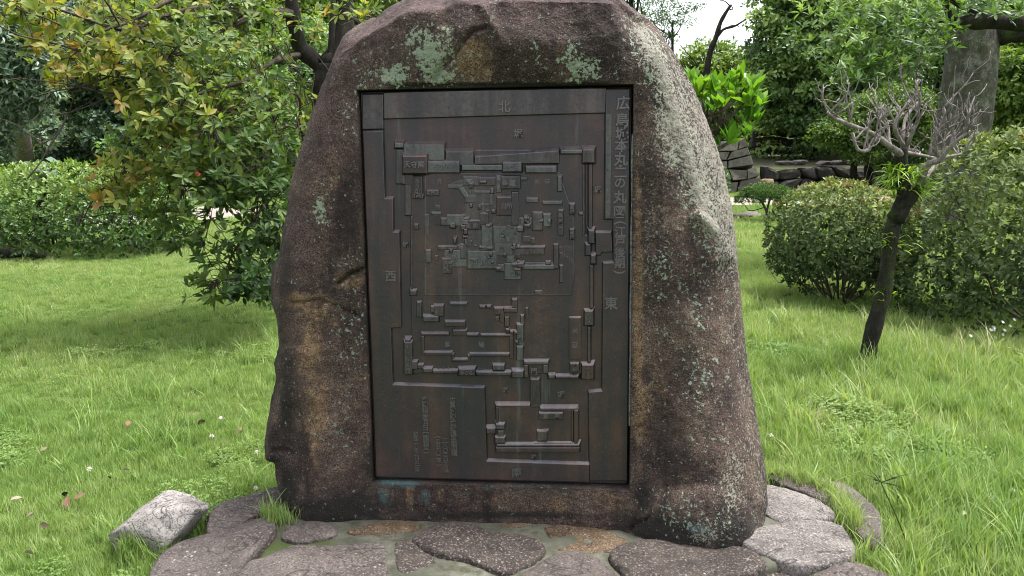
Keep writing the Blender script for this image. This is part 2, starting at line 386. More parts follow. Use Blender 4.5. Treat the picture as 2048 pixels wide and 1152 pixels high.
    n += 0.010*np.exp(-(poly_dist(u, v, [(960, 10), (985, 40), (1010, 100)])/9)**2)
    n -= 0.030*np.exp(-(poly_dist(u, v, [(676, 566), (700, 548), (718, 541), (740, 536)])/4.5)**2)
    n -= 0.016*smooth(u, 690, 706)*smooth(-abs(v-590), -52, -38)*smooth(-u, -760, -730)
    n -= 0.012*np.exp(-(poly_dist(u, v, [(585, 606), (640, 600), (672, 612), (705, 628), (722, 640)])/4)**2)
    n -= 0.016*np.exp(-(poly_dist(u, v, [(1262, 1052), (1296, 1020), (1308, 985), (1330, 962), (1375, 955)])/5)**2)
    n -= 0.02*np.exp(-(poly_dist(u, v, [(590, 905), (575, 900), (545, 902)])/5)**2)
    n += 0.012*np.exp(-(poly_dist(u, v, [(1290, 50), (1340, 170), (1392, 330), (1418, 470), (1430, 520)])/22)**2)
    n += 0.015*np.exp(-(poly_dist(u, v, [(1395, 430), (1440, 470), (1462, 520)])/10)**2)
    n -= 0.014*smooth(v, 163, 172)*smooth(-v, -190, -180)*smooth(-abs(u-1000), -240, -190)
    P = PC+a[..., None]*PX+b[..., None]*PY+n[..., None]*PN
    nn = nrm(np.cross(np.gradient(P, axis=1), np.gradient(P, axis=0)))
    nn = np.where((nn@PN < -0.3)[..., None], -nn, nn)
    fade = smooth(t, 0.0, 0.05)[:, None]
    lump = 0.026*fbm(P, 2.4, 3, 11)*smooth(t, 0, 0.4)[:, None]*(1-smooth(t, 0.9, 1.0))[:, None]+(0.007*fbm(P, 11, 3, 21)+0.0032*fbm(P, 45, 3, 31, 0.6)+0.0016*fbm(P, 120, 2, 41))*(0.35+0.65*fade)
    P = P+nn*lump[..., None]
    # ---- colour patches that belong to the stone
    lich = blob(u, v, [(862, 105, 42, 52, .95), (880, 150, 42, 20, 1), (790, 150, 38, 26, .9), (905, 95, 18, 60, .6), (835, 80, 30, 30, .7), (1160, 140, 40, 26, 1), (1135, 110, 30, 40, .6), (1070, 120, 30, 30, .45),
                       (640, 420, 16, 40, .75), (720, 200, 14, 60, .5), (735, 160, 20, 30, .5), (1400, 720, 30, 160, .42), (1330, 560, 30, 120, .4), (1340, 1000, 60, 50, .3), (1440, 1000, 20, 70, .4), (690, 240, 30, 60, .35), (1290, 300, 30, 40, .3), (985, 40, 14, 60, .4)])
    dl = poly_dist(u, v, [(1283, 58), (1318, 130), (1345, 205), (1372, 300), (1402, 390), (1428, 470)])
    pale = np.exp(-(dl/26)**2)*0.85*smooth(-v, -560, -430)
    right = smooth(u-np.interp(v, [60, 200, 330, 480, 600, 800, 1000], [1300, 1330, 1372, 1395, 1425, 1455, 1470]), 0, 40)
    pale = np.maximum(pale, right*np.interp(v, [40, 150, 300, 500, 600, 1050], [0.35, 0.48, 0.66, 0.62, 0.36, 0.38]))
    pale = np.maximum(pale, blob(u, v, [(1340, 260, 40, 90, .8), (1310, 480, 40, 160, .35), (1460, 940, 40, 90, .55), (1400, 1030, 40, 25, .6)]))
    lich = np.maximum(lich, 0.5*np.exp(-((dl-22)/30)**2)*smooth(-v, -560, -430)*(u < 1440))
    tan = blob(u, v, [(948, 122, 42, 50, 1.0), (600, 600, 40, 22, .95), (640, 620, 60, 50, .7), (625, 700, 34, 90, .8), (640, 820, 30, 140, .75), (700, 560, 36, 22, 1), (1276, 640, 12, 330, .95), (1280, 820, 24, 80, .8),
                      (820, 990, 12, 30, .9), (880, 985, 14, 30, .7), (985, 1000, 26, 30, .6), (1120, 1010, 26, 25, .7), (1220, 1000, 30, 26, .7), (1290, 220, 10, 60, .6), (735, 430, 14, 120, .6), (670, 330, 30, 80, .5), (700, 780, 40, 120, .4), (1320, 760, 40, 120, .45)])
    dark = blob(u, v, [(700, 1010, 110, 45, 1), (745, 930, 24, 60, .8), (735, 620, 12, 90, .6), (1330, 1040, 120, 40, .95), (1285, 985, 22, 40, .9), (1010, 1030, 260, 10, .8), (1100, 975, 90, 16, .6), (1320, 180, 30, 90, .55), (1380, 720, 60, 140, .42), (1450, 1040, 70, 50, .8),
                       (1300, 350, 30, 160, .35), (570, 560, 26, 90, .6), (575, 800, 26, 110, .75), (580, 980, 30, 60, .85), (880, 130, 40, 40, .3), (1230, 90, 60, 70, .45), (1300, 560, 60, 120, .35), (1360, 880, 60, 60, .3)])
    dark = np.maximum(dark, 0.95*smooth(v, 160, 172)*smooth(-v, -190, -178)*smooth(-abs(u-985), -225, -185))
    teal = blob(u, v, [(800, 965, 60, 12, 1), (850, 990, 30, 30, .55), (770, 990, 20, 30, .6), (1240, 968, 30, 8, .9), (1385, 1025, 24, 14, .8), (930, 980, 30, 20, .4), (1000, 975, 200, 5, .5)])
    purple = np.clip(blob(u, v, [(680, 260, 60, 160, 1), (740, 100, 80, 80, 1), (1000, 10, 300, 26, 1), (590, 470, 40, 90, .8), (1270, 40, 60, 40, .9), (1400, 220, 40, 120, .8)]), 0, 1)
    spots = 0.25+blob(u, v, [(1400, 650, 80, 300, .38), (700, 640, 40, 160, .45), (680, 840, 40, 60, .35), (850, 120, 160, 60, .3), (1380, 1010, 70, 50, .5)])
    V = [P.reshape(-1, 3)]; F = []
    I = np.arange(M*N).reshape(M, N)
    F.append(np.stack([I[:-1], np.roll(I, -1, 1)[:-1], np.roll(I, -1, 1)[1:], I[1:]], -1).reshape(-1, 4))
    attrs = {k: [x.ravel()] for k, x in dict(lichen=lich, pale=pale, tan=tan, dark=dark, teal=teal, purple=purple, spots=spots).items()}
    # recess walls + floor
    h0 = P[0]; cnt = M*N
    def addring(Q, prev, flip, vals):
        nonlocal cnt
        i1 = np.arange(cnt, cnt+len(Q)); V.append(Q); cnt += len(Q)
        f = np.stack([prev, i1, np.roll(i1, -1), np.roll(prev, -1)], -1); F.append(f if flip else f[:, ::-1])
        for k in attrs: attrs[k].append(np.full(len(Q), vals.get(k, 0.)))
        return i1
    hr = dirs*hole[:, None]
    q1 = PC+hr[:, :1]*PX+hr[:, 1:]*PY-0.035*PN
    r1 = addring(q1, I[0], True, dict(dark=0.9, teal=.2)); q2 = PC+0.01*hr[:, :1]*PX+0.01*hr[:, 1:]*PY-0.035*PN
    addring(q2, r1, True, dict(dark=1.))
    # back of the stone
    prev = I[-1]; oc = P[-1]; ctr = PC-0.25*PN+PY*-0.1
    for k in range(1, 14):
        w = k/13.0; back = 0.30*np.sin(w*np.pi/2); sc = np.sqrt(max(1-w**2.4, 0.0004))
        Q = ctr+(oc-ctr-((oc-ctr)@PN)[:, None]*PN)*sc+((oc-ctr)@PN)[:, None]*PN*(1-w)-PN*back
        Q = Q+0.02*fbm(Q, 3, 3, 77)[:, None]*nrm(Q-ctr)*(w < 0.95)
        prev = addring(Q, prev, False, dict(purple=.6, spots=.4, pale=.2))
    me = np_mesh('stone', np.concatenate(V)-MB0, np.concatenate(F), rock_mat(), True, {k: np.concatenate(x) for k, x in attrs.items()})
    bm = bmesh.new(); bm.from_mesh(me); bmesh.ops.recalc_face_normals(bm, faces=bm.faces); bm.to_mesh(me); bm.free()
    return link('stone', me, MON)
standing_stone()
# ---------------------------------------------------------------- the bronze plaque: plate > raised blocks, characters
BR = bronze_mat('bronze_brown', 0.0); BRM = bronze_mat('bronze_worn', 0.42); BRG = bronze_mat('bronze_patina', 0.85); BRD = bronze_mat('bronze_dark', 0.02, 0.8)
def rounded_plate():
    r = 0.014; pts = []
    for cx, cy, a0 in ((PW/2-r, PH/2-r, 0), (-PW/2+r, PH/2-r, 90), (-PW/2+r, -PH/2+r, 180), (PW/2-r, -PH/2+r, 270)):
        rr = r if a0 >= 180 else 0.003
        ox, oy = (PW/2-rr)*(1 if cx > 0 else -1), (PH/2-rr)*(1 if cy > 0 else -1)
        for k in range(6):
            a = math.radians(a0+k*18); pts.append((ox+rr*math.cos(a), oy+rr*math.sin(a)))
    n = len(pts); P = np.array(pts)
    V = np.vstack([np.c_[P, np.full(n, -0.033)], np.c_[P, np.full(n, -0.003)], np.c_[P*(1-0.004), np.zeros(n)]])
    F = [[i, (i+1) % n, n+(i+1) % n, n+i] for i in range(n)]+[[n+i, n+(i+1) % n, 2*n+(i+1) % n, 2*n+i] for i in range(n)]+[list(range(2*n, 3*n))]
    return np_mesh('plaque', V, F, BR)
PLQ = link('plaque', rounded_plate(), MON)
PLQ['label'] = 'dark bronze relief map plaque with raised castle plan and Japanese characters'
Mx = Matrix([[*(float(k[i]) for k in (PX, PY, PN)), float((PC-MB0)[i])] for i in range(3)]+[[0, 0, 0, 1]])
PLQ.matrix_local = Mx
BRE = bronze_mat('bronze_edge_highlight', 0.6, 2.0, 0.85)  # brighter bronze: sky highlight of the relief edges painted into the colour
_bn = [0]
def relief(poly, h, mat=BR, base=0.0, ch=None, name='raised_block'):
    """poly in photo pixels (top face outline) -> prism with sloping sides, h metres proud of the plate"""
    _bn[0] += 1
    h = (h+.0025 if name == 'raised_block' else h*1.25)+0.000007*_bn[0]
    P = np.array([to_ab(x, y, h) for x, y in poly])
    if len(poly) == 2: (x0, y0), (x1, y1) = poly; P = np.array([to_ab(*p, h) for p in ((x0, y0), (x1, y0), (x1, y1), (x0, y1))])
    A = sum(P[i][0]*P[(i+1) % len(P)][1]-P[(i+1) % len(P)][0]*P[i][1] for i in range(len(P)))
    if A < 0: P = P[::-1]
    n = len(P)
    E_ = np.roll(P, -1, 0)-P; En = np.c_[E_[:, 1], -E_[:, 0]]/np.maximum(np.linalg.norm(E_, axis=1), 1e-6)[:, None]   # outward edge normals
    W_ = np.interp(En[:, 1], [-1, -.3, .3, 1], [.35, .45, .55, 1.0])            # draft, shaped shallow on the upper side to catch the sky
    def off(d, even=False):
        Q = []
        for i in range(n):
            n0, n1 = En[i-1], En[i]; d0, d1 = (d, d) if even else (d*W_[i-1], d*W_[i]); m = np.array([n0, n1])
            x = np.linalg.solve(m, [d0, d1]) if abs(np.linalg.det(m)) > .25 else (n0*d0+n1*d1)/2
            Q.append(P[i]+x)
        return np.array(Q)
    lay = [(off(h+.002), -0.002), (off(h*0.95), h*0.05), (off(h*0.10), h*0.92), (off(-0.0010, True), h)]
    lim = np.array([PW/2-0.002, PH/2-0.002])
    V = np.vstack([np.c_[np.clip(q, -lim, lim), np.full(n, z)] for q, z in lay])
    F = [[k*n+i, k*n+(i+1) % n, (k+1)*n+(i+1) % n, (k+1)*n+i] for k in range(3) for i in range(n)]+[[3*n+i for i in range(n)]]
    me = np_mesh(name, V, F, mat)
    me.materials.append(BRE)                                # sloping sides lightened to boost their sky highlight
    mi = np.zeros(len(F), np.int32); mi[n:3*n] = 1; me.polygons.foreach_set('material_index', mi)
    return link(name, me, PLQ)
R_ = lambda x0, y0, x1, y1, h, m=BR: relief([(x0, y0), (x1, y1)], h, m)
# banks round the moat
relief([(768, 186), (1211, 177), (1210, 225), (769, 237)], .0075, BRM, name='map_bank')
relief([(725, 190), (766, 189), (766, 257), (725, 258)], .006, BRM, name='map_bank')
relief([(726, 264), (765, 263), (769, 398), (785, 398), (786, 465), (798, 465), (801, 654), (781, 656), (785, 770), (968, 776), (971, 857), (973, 923), (1178, 930), (1178, 964), (753, 953)], .0085, BR, name='map_bank')
relief([(1213, 180), (1259, 179), (1254, 961), (1180, 961), (1178, 785), (1205, 783), (1207, 527), (1228, 526), (1227, 438), (1210, 438)], .0085, BR, name='map_bank')
relief([(1212, 230), (1223, 230), (1221, 436), (1211, 436)], .0105, BRG, name='map_bank')
# castle terraces
relief([(794, 300), (1166, 302), (1170, 470), (1181, 474), (1181, 746), (812, 746), (812, 690), (825, 684), (823, 580), (825, 430), (811, 430), (811, 368), (794, 368)], .0050, BR, name='map_terrace')
relief([(852, 347), (1118, 345), (1146, 432), (1149, 540), (1142, 590), (852, 590)], .0078, BR, name='map_terrace')
relief([(992, 812), (1061, 814), (1061, 760), (1079, 760), (1080, 818), (1154, 821), (1156, 892), (993, 890)], .006, BR, name='map_terrace')
relief([(1192, 466), (1222, 465), (1224, 503), (1203, 504), (1200, 510), (1192, 510)], .0075, BR, name='map_terrace')
relief([(885, 547), (903, 547), (905, 534), (935, 534), (935, 539), (994, 539), (996, 544), (1008, 544), (1009, 559), (1042, 559), (1043, 539), (1116, 539), (1116, 490), (1108, 490), (1107, 526), (1045, 526), (1031, 523), (1031, 510), (1088, 510), (1088, 495), (1040, 491), (1043, 459), (1100, 455), (1101, 429), (1067, 426), (1064, 437), (1038, 438), (1037, 386), (1024, 386), (1022, 394), (1002, 394), (1002, 378), (1039, 378), (1039, 355), (929, 355), (926, 361), (914, 363), (898, 370), (898, 376), (918, 378), (930, 396), (930, 430), (897, 431), (897, 451), (928, 455), (926, 490), (878, 493), (878, 499), (888, 502)], .0098, BRM, name='palace_terrace')
for q in ((822, 434, 824.5, 578), (849, 352, 851.5, 590), (1146, 434, 1148.5, 560), (1166, 330, 1168.5, 470), (856, 588, 1140, 590), (813, 690, 815, 744), (806, 352, 809, 368)): R_(*q, .0075, BRM)
for x0, y0, x1, y1, h, m in [
    (790, 287, 806, 295, .013, BRG), (808, 290, 888, 320, .012, BRG), (892, 304, 946, 330, .012, BRM), (793, 300, 807, 367, .008, BRM), (811, 372, 821, 430, .008, BRM),
    (806, 313, 852, 346, .026, BRD), (856, 324, 918, 345, .017, BRG), (924, 331, 1004, 340, .013, BRG), (1006, 326, 1042, 343, .019, BRG), (1052, 334, 1112, 345, .017, BRG),
    (1122, 301, 1164, 307, .014, BRG), (1166, 300, 1188, 325, .016, BRM), (1178, 330, 1183, 458, .009, BR),
    (827, 354, 844, 397, .011, BRD), (854, 381, 877, 391, .013, BRM), (875, 358, 881, 368, .008, BRM), (871, 411, 879, 418, .009, BRM), (863, 425, 882, 429, .011, BRG), (868, 430, 881, 450, .009, BRD),
    (850, 430, 857, 470, .010, BRM), (852, 501, 861, 525, .012, BRM), (870, 512, 876, 520, .010, BRM), (829, 450, 836, 459, .010, BR),
    (896, 370, 924, 376, .011, BRG), (927, 354, 957, 371, .012, BRM), (959, 356, 990, 371, .012, BRM), (993, 352, 1001, 385, .013, BRG), (1003, 354, 1039, 377, .015, BRM), (1041, 356, 1054, 360, .011, BRM),
    (931, 392, 951, 405, .013, BRM), (948, 382, 987, 386, .012, BRG), (980, 388, 985, 410, .012, BRG), (948, 388, 953, 394, .012, BRM), (960, 408, 979, 412, .011, BRM),
    (994, 395, 1022, 430, .017, BRD), (1024, 385, 1036, 450, .013, BRM), (960, 427, 976, 448, .013, BRM), (894, 431, 926, 450, .012, BRG), (882, 438, 893, 451, .013, BRM), (930, 442, 960, 459, .015, BRD),
    (876, 493, 914, 499, .012, BRM), (890, 501, 932, 532, .011, BRG), (885, 518, 902, 547, .013, BRM), (935, 503, 993, 537, .012, BRG), (931, 474, 942, 492, .012, BRM), (921, 490, 931, 517, .014, BRM), (963, 452, 984, 500, .012, BRG),
    (985, 434, 1023, 452, .009, BRG), (987, 454, 1036, 486, .011, BRG), (990, 488, 1024, 510, .012, BRG), (985, 512, 996, 530, .009, BRG), (1009, 528, 1041, 559, .013, BRG), (996, 530, 1008, 543, .012, BRG), (1014, 512, 1028, 525, .011, BRG),
    (1029, 496, 1051, 508, .012, BRM), (1059, 496, 1088, 508, .013, BRM), (1030, 494, 1089, 497, .014, BRM), (1045, 531, 1110, 538, .013, BRG), (1092, 524, 1101, 529, .013, BRG), (1108, 490, 1116, 537, .014, BRM), (1120, 532, 1125, 565, .012, BRM),
    (1041, 437, 1063, 455, .011, BRG), (1066, 426, 1084, 460, .014, BRM), (1087, 429, 1101, 453, .013, BRG), (1046, 473, 1061, 484, .010, BRM), (1063, 477, 1069, 486, .011, BRM),
    (1053, 397, 1075, 405, .013, BRG), (1086, 404, 1124, 409, .012, BRG), (1116, 354, 1123, 382, .013, BRG), (1140, 410, 1148, 429, .013, BRM), (1140, 459, 1148, 479, .013, BRM), (1117, 421, 1126, 470, .013, BRM), (1159, 427, 1165, 430, .010, BRM),
    (1070, 582, 1083, 588, .010, BRM), (1118, 494, 1124, 500, .008, BRM), (1119, 506, 1126, 516, .008, BRM),
    (1178, 462, 1187, 486, .015, BRM), (1172, 490, 1180, 510, .015, BRM), (1183, 512, 1190, 527, .015, BRM), (1181, 532, 1185, 616, .011, BRM), (1170, 623, 1185, 650, .015, BRM), (1176, 656, 1180, 724, .011, BRM), (1165, 731, 1186, 758, .016, BR),
    (866, 742, 915, 746, .013, BRM), (918, 739, 949, 751, .017, BRM), (953, 745, 1022, 750, .013, BRM), (1025, 743, 1046, 755, .016, BRM), (1049, 724, 1096, 729, .014, BRM), (1049, 731, 1055, 755, .012, BRM), (1087, 731, 1095, 746, .012, BRM),
    (1098, 751, 1109, 757, .013, BRG), (1112, 753, 1156, 757, .013, BRM), (809, 686, 823, 748, .014, BRM), (824, 724, 834, 738, .013, BRM), (836, 730, 846, 736, .011, BRM), (847, 738, 864, 745, .014, BRM), (986, 731, 1008, 740, .013, BRM), (811, 680, 820, 684, .012, BRM), (821, 582, 832, 590, .012, BRM),
    (843, 667, 897, 671, .010, BR), (906, 661, 933, 670, .010, BR), (935, 669, 956, 673, .010, BR), (962, 670, 1025, 673, .010, BR), (843, 673, 847, 709, .010, BR), (849, 705, 904, 710, .010, BR), (906, 719, 935, 723, .010, BR), (940, 708, 1018, 713, .010, BR), (1020, 674, 1026, 717, .008, BR), (936, 711, 939, 722, .009, BR), (904, 708, 907, 722, .009, BR),
    (834, 605, 842, 634, .010, BRM), (869, 612, 886, 632, .012, BRM), (862, 614, 868, 624, .010, BRM), (847, 634, 876, 643, .014, BRM), (901, 607, 933, 610, .010, BR), (891, 644, 929, 653, .011, BR), (960, 613, 970, 616, .010, BRM), (974, 613, 981, 616, .010, BRM),
    (989, 617, 1006, 628, .011, BR), (1008, 617, 1033, 624, .012, BRM), (1025, 600, 1033, 615, .012, BRM), (1010, 635, 1017, 653, .010, BRM), (1001, 624, 1007, 644, .009, BR), (991, 634, 997, 642, .009, BR), (1034, 650, 1046, 682, .012, BR), (1034, 694, 1045, 720, .012, BR), (1042, 632, 1047, 648, .010, BRM), (1052, 617, 1055, 637, .008, BR),
    (1139, 636, 1161, 718, .009, BR), (1141, 728, 1157, 742, .012, BRM), (1062, 759, 1078, 815, .0075, BRD),
    (992, 811, 1059, 813, .010, BRM), (1081, 817, 1154, 820, .010, BRM), (1149, 822, 1155, 892, .011, BR), (994, 890, 1158, 893, .014, BRM), (993, 896, 1158, 904, .012, BR), (1069, 886, 1146, 888, .010, BRM), (1144, 820, 1146, 884, .009, BR),
    (1079, 827, 1125, 839, .012, BR), (1075, 863, 1093, 880, .012, BRM), (1089, 861, 1097, 866, .010, BRM), (974, 858, 990, 867, .012, BRM), (993, 850, 1008, 858, .014, BRM), (996, 862, 1007, 874, .010, BRM), (991, 876, 1009, 886, .014, BRM), (993, 815, 996, 846, .009, BR),
    ]: R_(x0, y0, x1, y1, h, m)
relief([(950, 314), (1117, 302), (1117, 326), (950, 328)], .011, BRM)
relief([(918, 378), (930, 396), (937, 393), (926, 374)], .011, BRG)
relief([(1126, 505), (1147, 518), (1147, 532), (1126, 513)], .003, BRM)
for i in range(6): R_(1128+i*3.6, 494, 1129.4+i*3.6, 502, .0075, BRG)
for i in range(6): R_(1128+i*3.4, 508+i*2.6, 1129.4+i*3.4, 514+i*2.8, .0075, BRG)

# small roofs and passages between the palace blocks
_rb = np.random.default_rng(12)
for (x0, y0, x1, y1, cnt) in ((890, 430, 932, 535, 16), (935, 372, 990, 530, 22), (1042, 428, 1100, 455, 8), (990, 440, 1036, 550, 20), (930, 354, 995, 368, 6), (1000, 640, 1040, 690, 4)):
    for _ in range(cnt):
        x, y = _rb.uniform(x0, x1), _rb.uniform(y0, y1); w, hh_ = _rb.choice([3, 4, 5, 8, 11]), _rb.choice([2.5, 3.5, 5, 8])
        R_(x, y, x+w, y+hh_, _rb.uniform(.010, .018), [BRM, BRG, BRD][_rb.integers(0, 3)])

# ---- raised characters
_glyph = {}
def glyph(ch, size, depth=0.0048):
    key = (ch, round(size, 4))
    if key in _glyph: return _glyph[key]
    cu = bpy.data.curves.new('g', 'FONT'); cu.body = ch; cu.size = 1.0; cu.resolution_u = 2; cu.extrude = 0.5; cu.offset = 0.016
    o = bpy.data.objects.new('g', cu); COL.objects.link(o); dg = bpy.context.evaluated_depsgraph_get()
    me = bpy.data.meshes.new_from_object(o.evaluated_get(dg)); bpy.data.objects.remove(o); bpy.data.curves.remove(cu)
    n = len(me.vertices)
    if n:
        c = np.empty(n*3, np.float32); me.vertices.foreach_get('co', c); c = c.reshape(-1, 3)
        lo, hi = c.min(0), c.max(0); mid = (lo+hi)/2
        full = 0.92 if (ord(ch) > 0x3000) else 0.8
        c[:, :2] = (c[:, :2]-mid[:2])/full*size; c[:, 2] = np.where(c[:, 2] > 0, depth, -0.004)
        me.vertices.foreach_set('co', c.ravel()); me.update()
    me.name = 'character'; _glyph[key] = me
    return me
GM = bronze_mat('bronze_letter', 0.75, 2.8, 0.5)
def char(ch, px, py, size_px, h, rot=0, sx=1.0):
    hh = h+.0025 if h > .0088 else h*1.25
    p = to_ab(px, py, hh); s = size_px*0.00193
    me = glyph(ch, s)
    if not me.materials: me.materials.append(GM)
    o = link('character', me, PLQ); o.location = (p[0], p[1], hh+0.0006); o.rotation_euler = (0, 0, rot); o.scale = (sx, 1, 1)
for c_, x, y, s_ in [('広', 1246, 206, 25), ('島', 1245, 240, 25), ('城', 1244, 267, 24), ('本', 1243, 291, 25), ('丸', 1242, 318, 25), ('・', 1241, 332, 20), ('二', 1241, 345, 24), ('の', 1240, 366, 22), ('丸', 1240, 394, 24),
                     ('図', 1239, 424, 24), ('江', 1240, 463, 21), ('戸', 1240, 483, 20), ('後', 1240, 505, 20), ('期', 1239, 526, 20)]:
    char(c_, x, y, s_, .0085)
char('(', 1240, 446, 20, .0085, rot=-math.pi/2); char(')', 1239, 544, 20, .0085, rot=-math.pi/2)
for c_, x, y, s_, h in [('北', 1009, 213, 22, .0075), ('西', 782, 552, 22, .0085), ('東', 1222, 606, 25, .0085), ('南', 1033, 944, 20, .0085),
                        ('堀', 1036, 267, 17, 0), ('堀', 1195, 379, 13, 0), ('堀', 1122, 788, 14, 0), ('堀', 1010, 779, 12, 0), ('堀', 811, 489, 11, .001), ('堀', 1067, 912, 11, 0),
                        ('天', 815, 329, 13, .026), ('守', 829, 329, 13, .026), ('閣', 843, 329, 13, .026), ('ろ', 870, 334, 12, .017), ('う', 881, 334, 12, .017), ('か', 892, 334, 12, .017), ('天', 908, 330, 8, .017), ('守', 908, 339, 8, .017),
                        ('や', 1012, 335, 11, .019), ('ぐ', 1023, 335, 11, .019), ('ら', 1034, 335, 11, .019), ('や', 1066, 340, 10, .017), ('ぐ', 1082, 340, 10, .017), ('ら', 1097, 340, 10, .017),
                        ('ろ', 835, 362, 10, .011), ('う', 835, 372, 10, .011), ('か', 835, 381, 10, .011), ('小', 830, 391, 9, .011), ('天', 837, 391, 9, .011), ('守', 844, 391, 9, .011),
                        ('台', 1008, 411, 12, .017), ('所', 1019, 411, 12, .017), ('金', 1010, 366, 12, .015), ('蔵', 1025, 366, 13, .015), ('馬', 895, 689, 12, .0035), ('場', 963, 689, 12, .0035),
                        ('米', 1150, 661, 13, .009), ('蔵', 1150, 690, 13, .009), ('馬', 1091, 833, 11, .012), ('屋', 1114, 833, 11, .012), ('居', 937, 451, 9, .015), ('間', 951, 451, 9, .015), ('広', 950, 522, 11, .012), ('間', 968, 522, 11, .012),
                        ('門', 1068, 742, 13, .006), ('長', 1039, 660, 9, .012), ('屋', 1039, 675, 9, .012), ('番', 1149, 731, 8, .012), ('所', 1149, 738, 8, .012), ('蔵', 1074, 363, 8, .0055), ('園', 1095, 363, 10, .0055),
                        ('や', 1178, 305, 8, .016), ('ぐ', 1178, 312, 8, .016), ('ら', 1178, 320, 8, .016), ('や', 1178, 629, 8, .015), ('ぐ', 1178, 637, 8, .015), ('ら', 1178, 645, 8, .015), ('や', 1176, 737, 8, .016), ('ぐ', 1176, 745, 8, .016), ('ら', 1176, 753, 8, .016),
                        ('や', 924, 746, 9, .017), ('ぐ', 933, 746, 9, .017), ('ら', 942, 746, 9, .017), ('や', 1029, 749, 8, .016), ('ぐ', 1036, 749, 8, .016), ('ら', 1043, 749, 8, .016), ('や', 816, 694, 8, .014), ('ぐ', 816, 706, 8, .014), ('ら', 816, 718, 8, .014), ('多', 816, 730, 8, .014), ('門', 816, 741, 8, .014),
                        ('た', 878, 735, 8, .0035), ('も', 888, 735, 8, .0035), ('ん', 898, 735, 8, .0035), ('た', 960, 738, 8, .0035), ('も', 969, 738, 8, .0035), ('ん', 978, 738, 8, .0035), ('書', 1017, 478, 9, .011), ('院', 1029, 470, 9, .011), ('大', 1004, 462, 9, .011), ('書', 1004, 474, 9, .011), ('院', 1002, 497, 9, .012), ('納', 1066, 502, 8, .013), ('戸', 1080, 502, 8, .013), ('局', 1075, 440, 9, .014), ('宮', 893, 526, 9, .013), ('殿', 893, 537, 9, .013), ('次', 912, 518, 10, .011), ('中', 858, 386, 7, .013), ('門', 866, 386, 7, .013), ('蔵', 1144, 415, 7, .013), ('屋', 1144, 424, 7, .013), ('蔵', 1144, 465, 7, .013), ('屋', 1144, 474, 7, .013), ('長', 1121, 430, 8, .013), ('屋', 1121, 443, 8, .013), ('門', 1121, 457, 8, .013), ('広', 1026, 547, 10, .013), ('敷', 1036, 547, 9, .013)]:
    char(c_, x, y, s_, h)
def column(txt, x0, y0, x1, y1, size):
    n = len(txt)
    for i, c_ in enumerate(txt):
        t = i/(n-1); br = c_ in '()'
        char(c_, x0+(x1-x0)*t, y0+(y1-y0)*t, size, .0085, rot=-math.pi/2 if br else 0)
column('広島城跡史跡指定地面積', 905, 800, 909, 906, 12)
column('一一八〇二八平方米', 890, 877, 893, 940, 10)
column('(三五七〇二坪)', 876, 874, 878, 929, 10)
column('史跡指定年月日(国指定)', 850, 797, 853, 904, 12)
column('昭和二八年三月三一日', 832, 868, 835, 938, 10)

# grey sealing mortar down the right edge of the plaque, ledge under its foot
def joint(name, pts, w, n0, n1, mat):
    mb = MB()
    for (x0, y0), (x1, y1) in zip(pts[:-1], pts[1:]):
        a, b = to_ab(x0, y0), to_ab(x1, y1); d = (b-a)/np.linalg.norm(b-a); q = np.array([-d[1], d[0]])*w/2
        V = [PC+PX*p[0]+PY*p[1]+PN*n_-MB0 for n_ in (n0, n1) for p in (a-q, a+q, b+q, b-q)]
        mb.add(V, [[0, 1, 2, 3], [7, 6, 5, 4], [0, 4, 5, 1], [1, 5, 6, 2], [2, 6, 7, 3], [3, 7, 4, 0]])
    mb.build(name, mat, MON)
SEAL = NT('seal_mortar', .9, .2); SEAL.color(SEAL.ramp(SEAL.noise(90, 4, .7), [(.35, (.06, .065, .06)), (.5, (.20, .21, .20)), (.7, (.34, .35, .34))])); SEAL.bump(SEAL.noise(120, 3), .8, .006)
joint('sealing_mortar', [(1266.5, 268), (1264.5, 330), (1265.5, 400), (1263, 470), (1263.5, 540), (1261.5, 610), (1262, 700), (1260, 790), (1260, 850)], .011, -.03, .012, SEAL.m)
# ================================================================ flagstone base
ZP = 0.055
SLATE = slab_mat('flag_grey', [(0.048, 0.041, 0.039), (0.105, 0.091, 0.086), (0.175, 0.155, 0.147)], .28)
DARKS = slab_mat('flag_dark', [(0.028, 0.023, 0.021), (0.062, 0.051, 0.046), (0.12, 0.102, 0.088)], 0.4)
TANS = slab_mat('flag_tan', [(0.05, 0.034, 0.020), (0.13, 0.088, 0.048), (0.21, 0.16, 0.10)], 0.35)
PALE = slab_mat('flag_pale', [(0.085, 0.078, 0.078), (0.18, 0.172, 0.168), (0.30, 0.29, 0.28)], 0.5)
WHITE = slab_mat('boulder_white', [(0.14, 0.128, 0.12), (0.34, 0.33, 0.325), (0.54, 0.53, 0.53)], 0.5)
def chaikin(P, k=2):
    for _ in range(k):
        Q = np.roll(P, -1, 0); P = np.stack([P*0.75+Q*0.25, P*0.25+Q*0.75], 1).reshape(-1, P.shape[1])
    return P
def resample(P, n):
    Q = np.vstack([P, P[:1]]); L = np.r_[0, np.cumsum(np.linalg.norm(np.diff(Q, axis=0), axis=1))]
    s = np.linspace(0, L[-1], n, endpoint=False); return np.stack([np.interp(s, L, Q[:, k]) for k in range(P.shape[1])], -1)
BASE = empty('flagstone_base', (0.05, 2.85, GZ))
tag(BASE, 'low base of flat irregular stones bedded in mortar under the monument', 'stone base')
B0 = np.array(BASE.location)
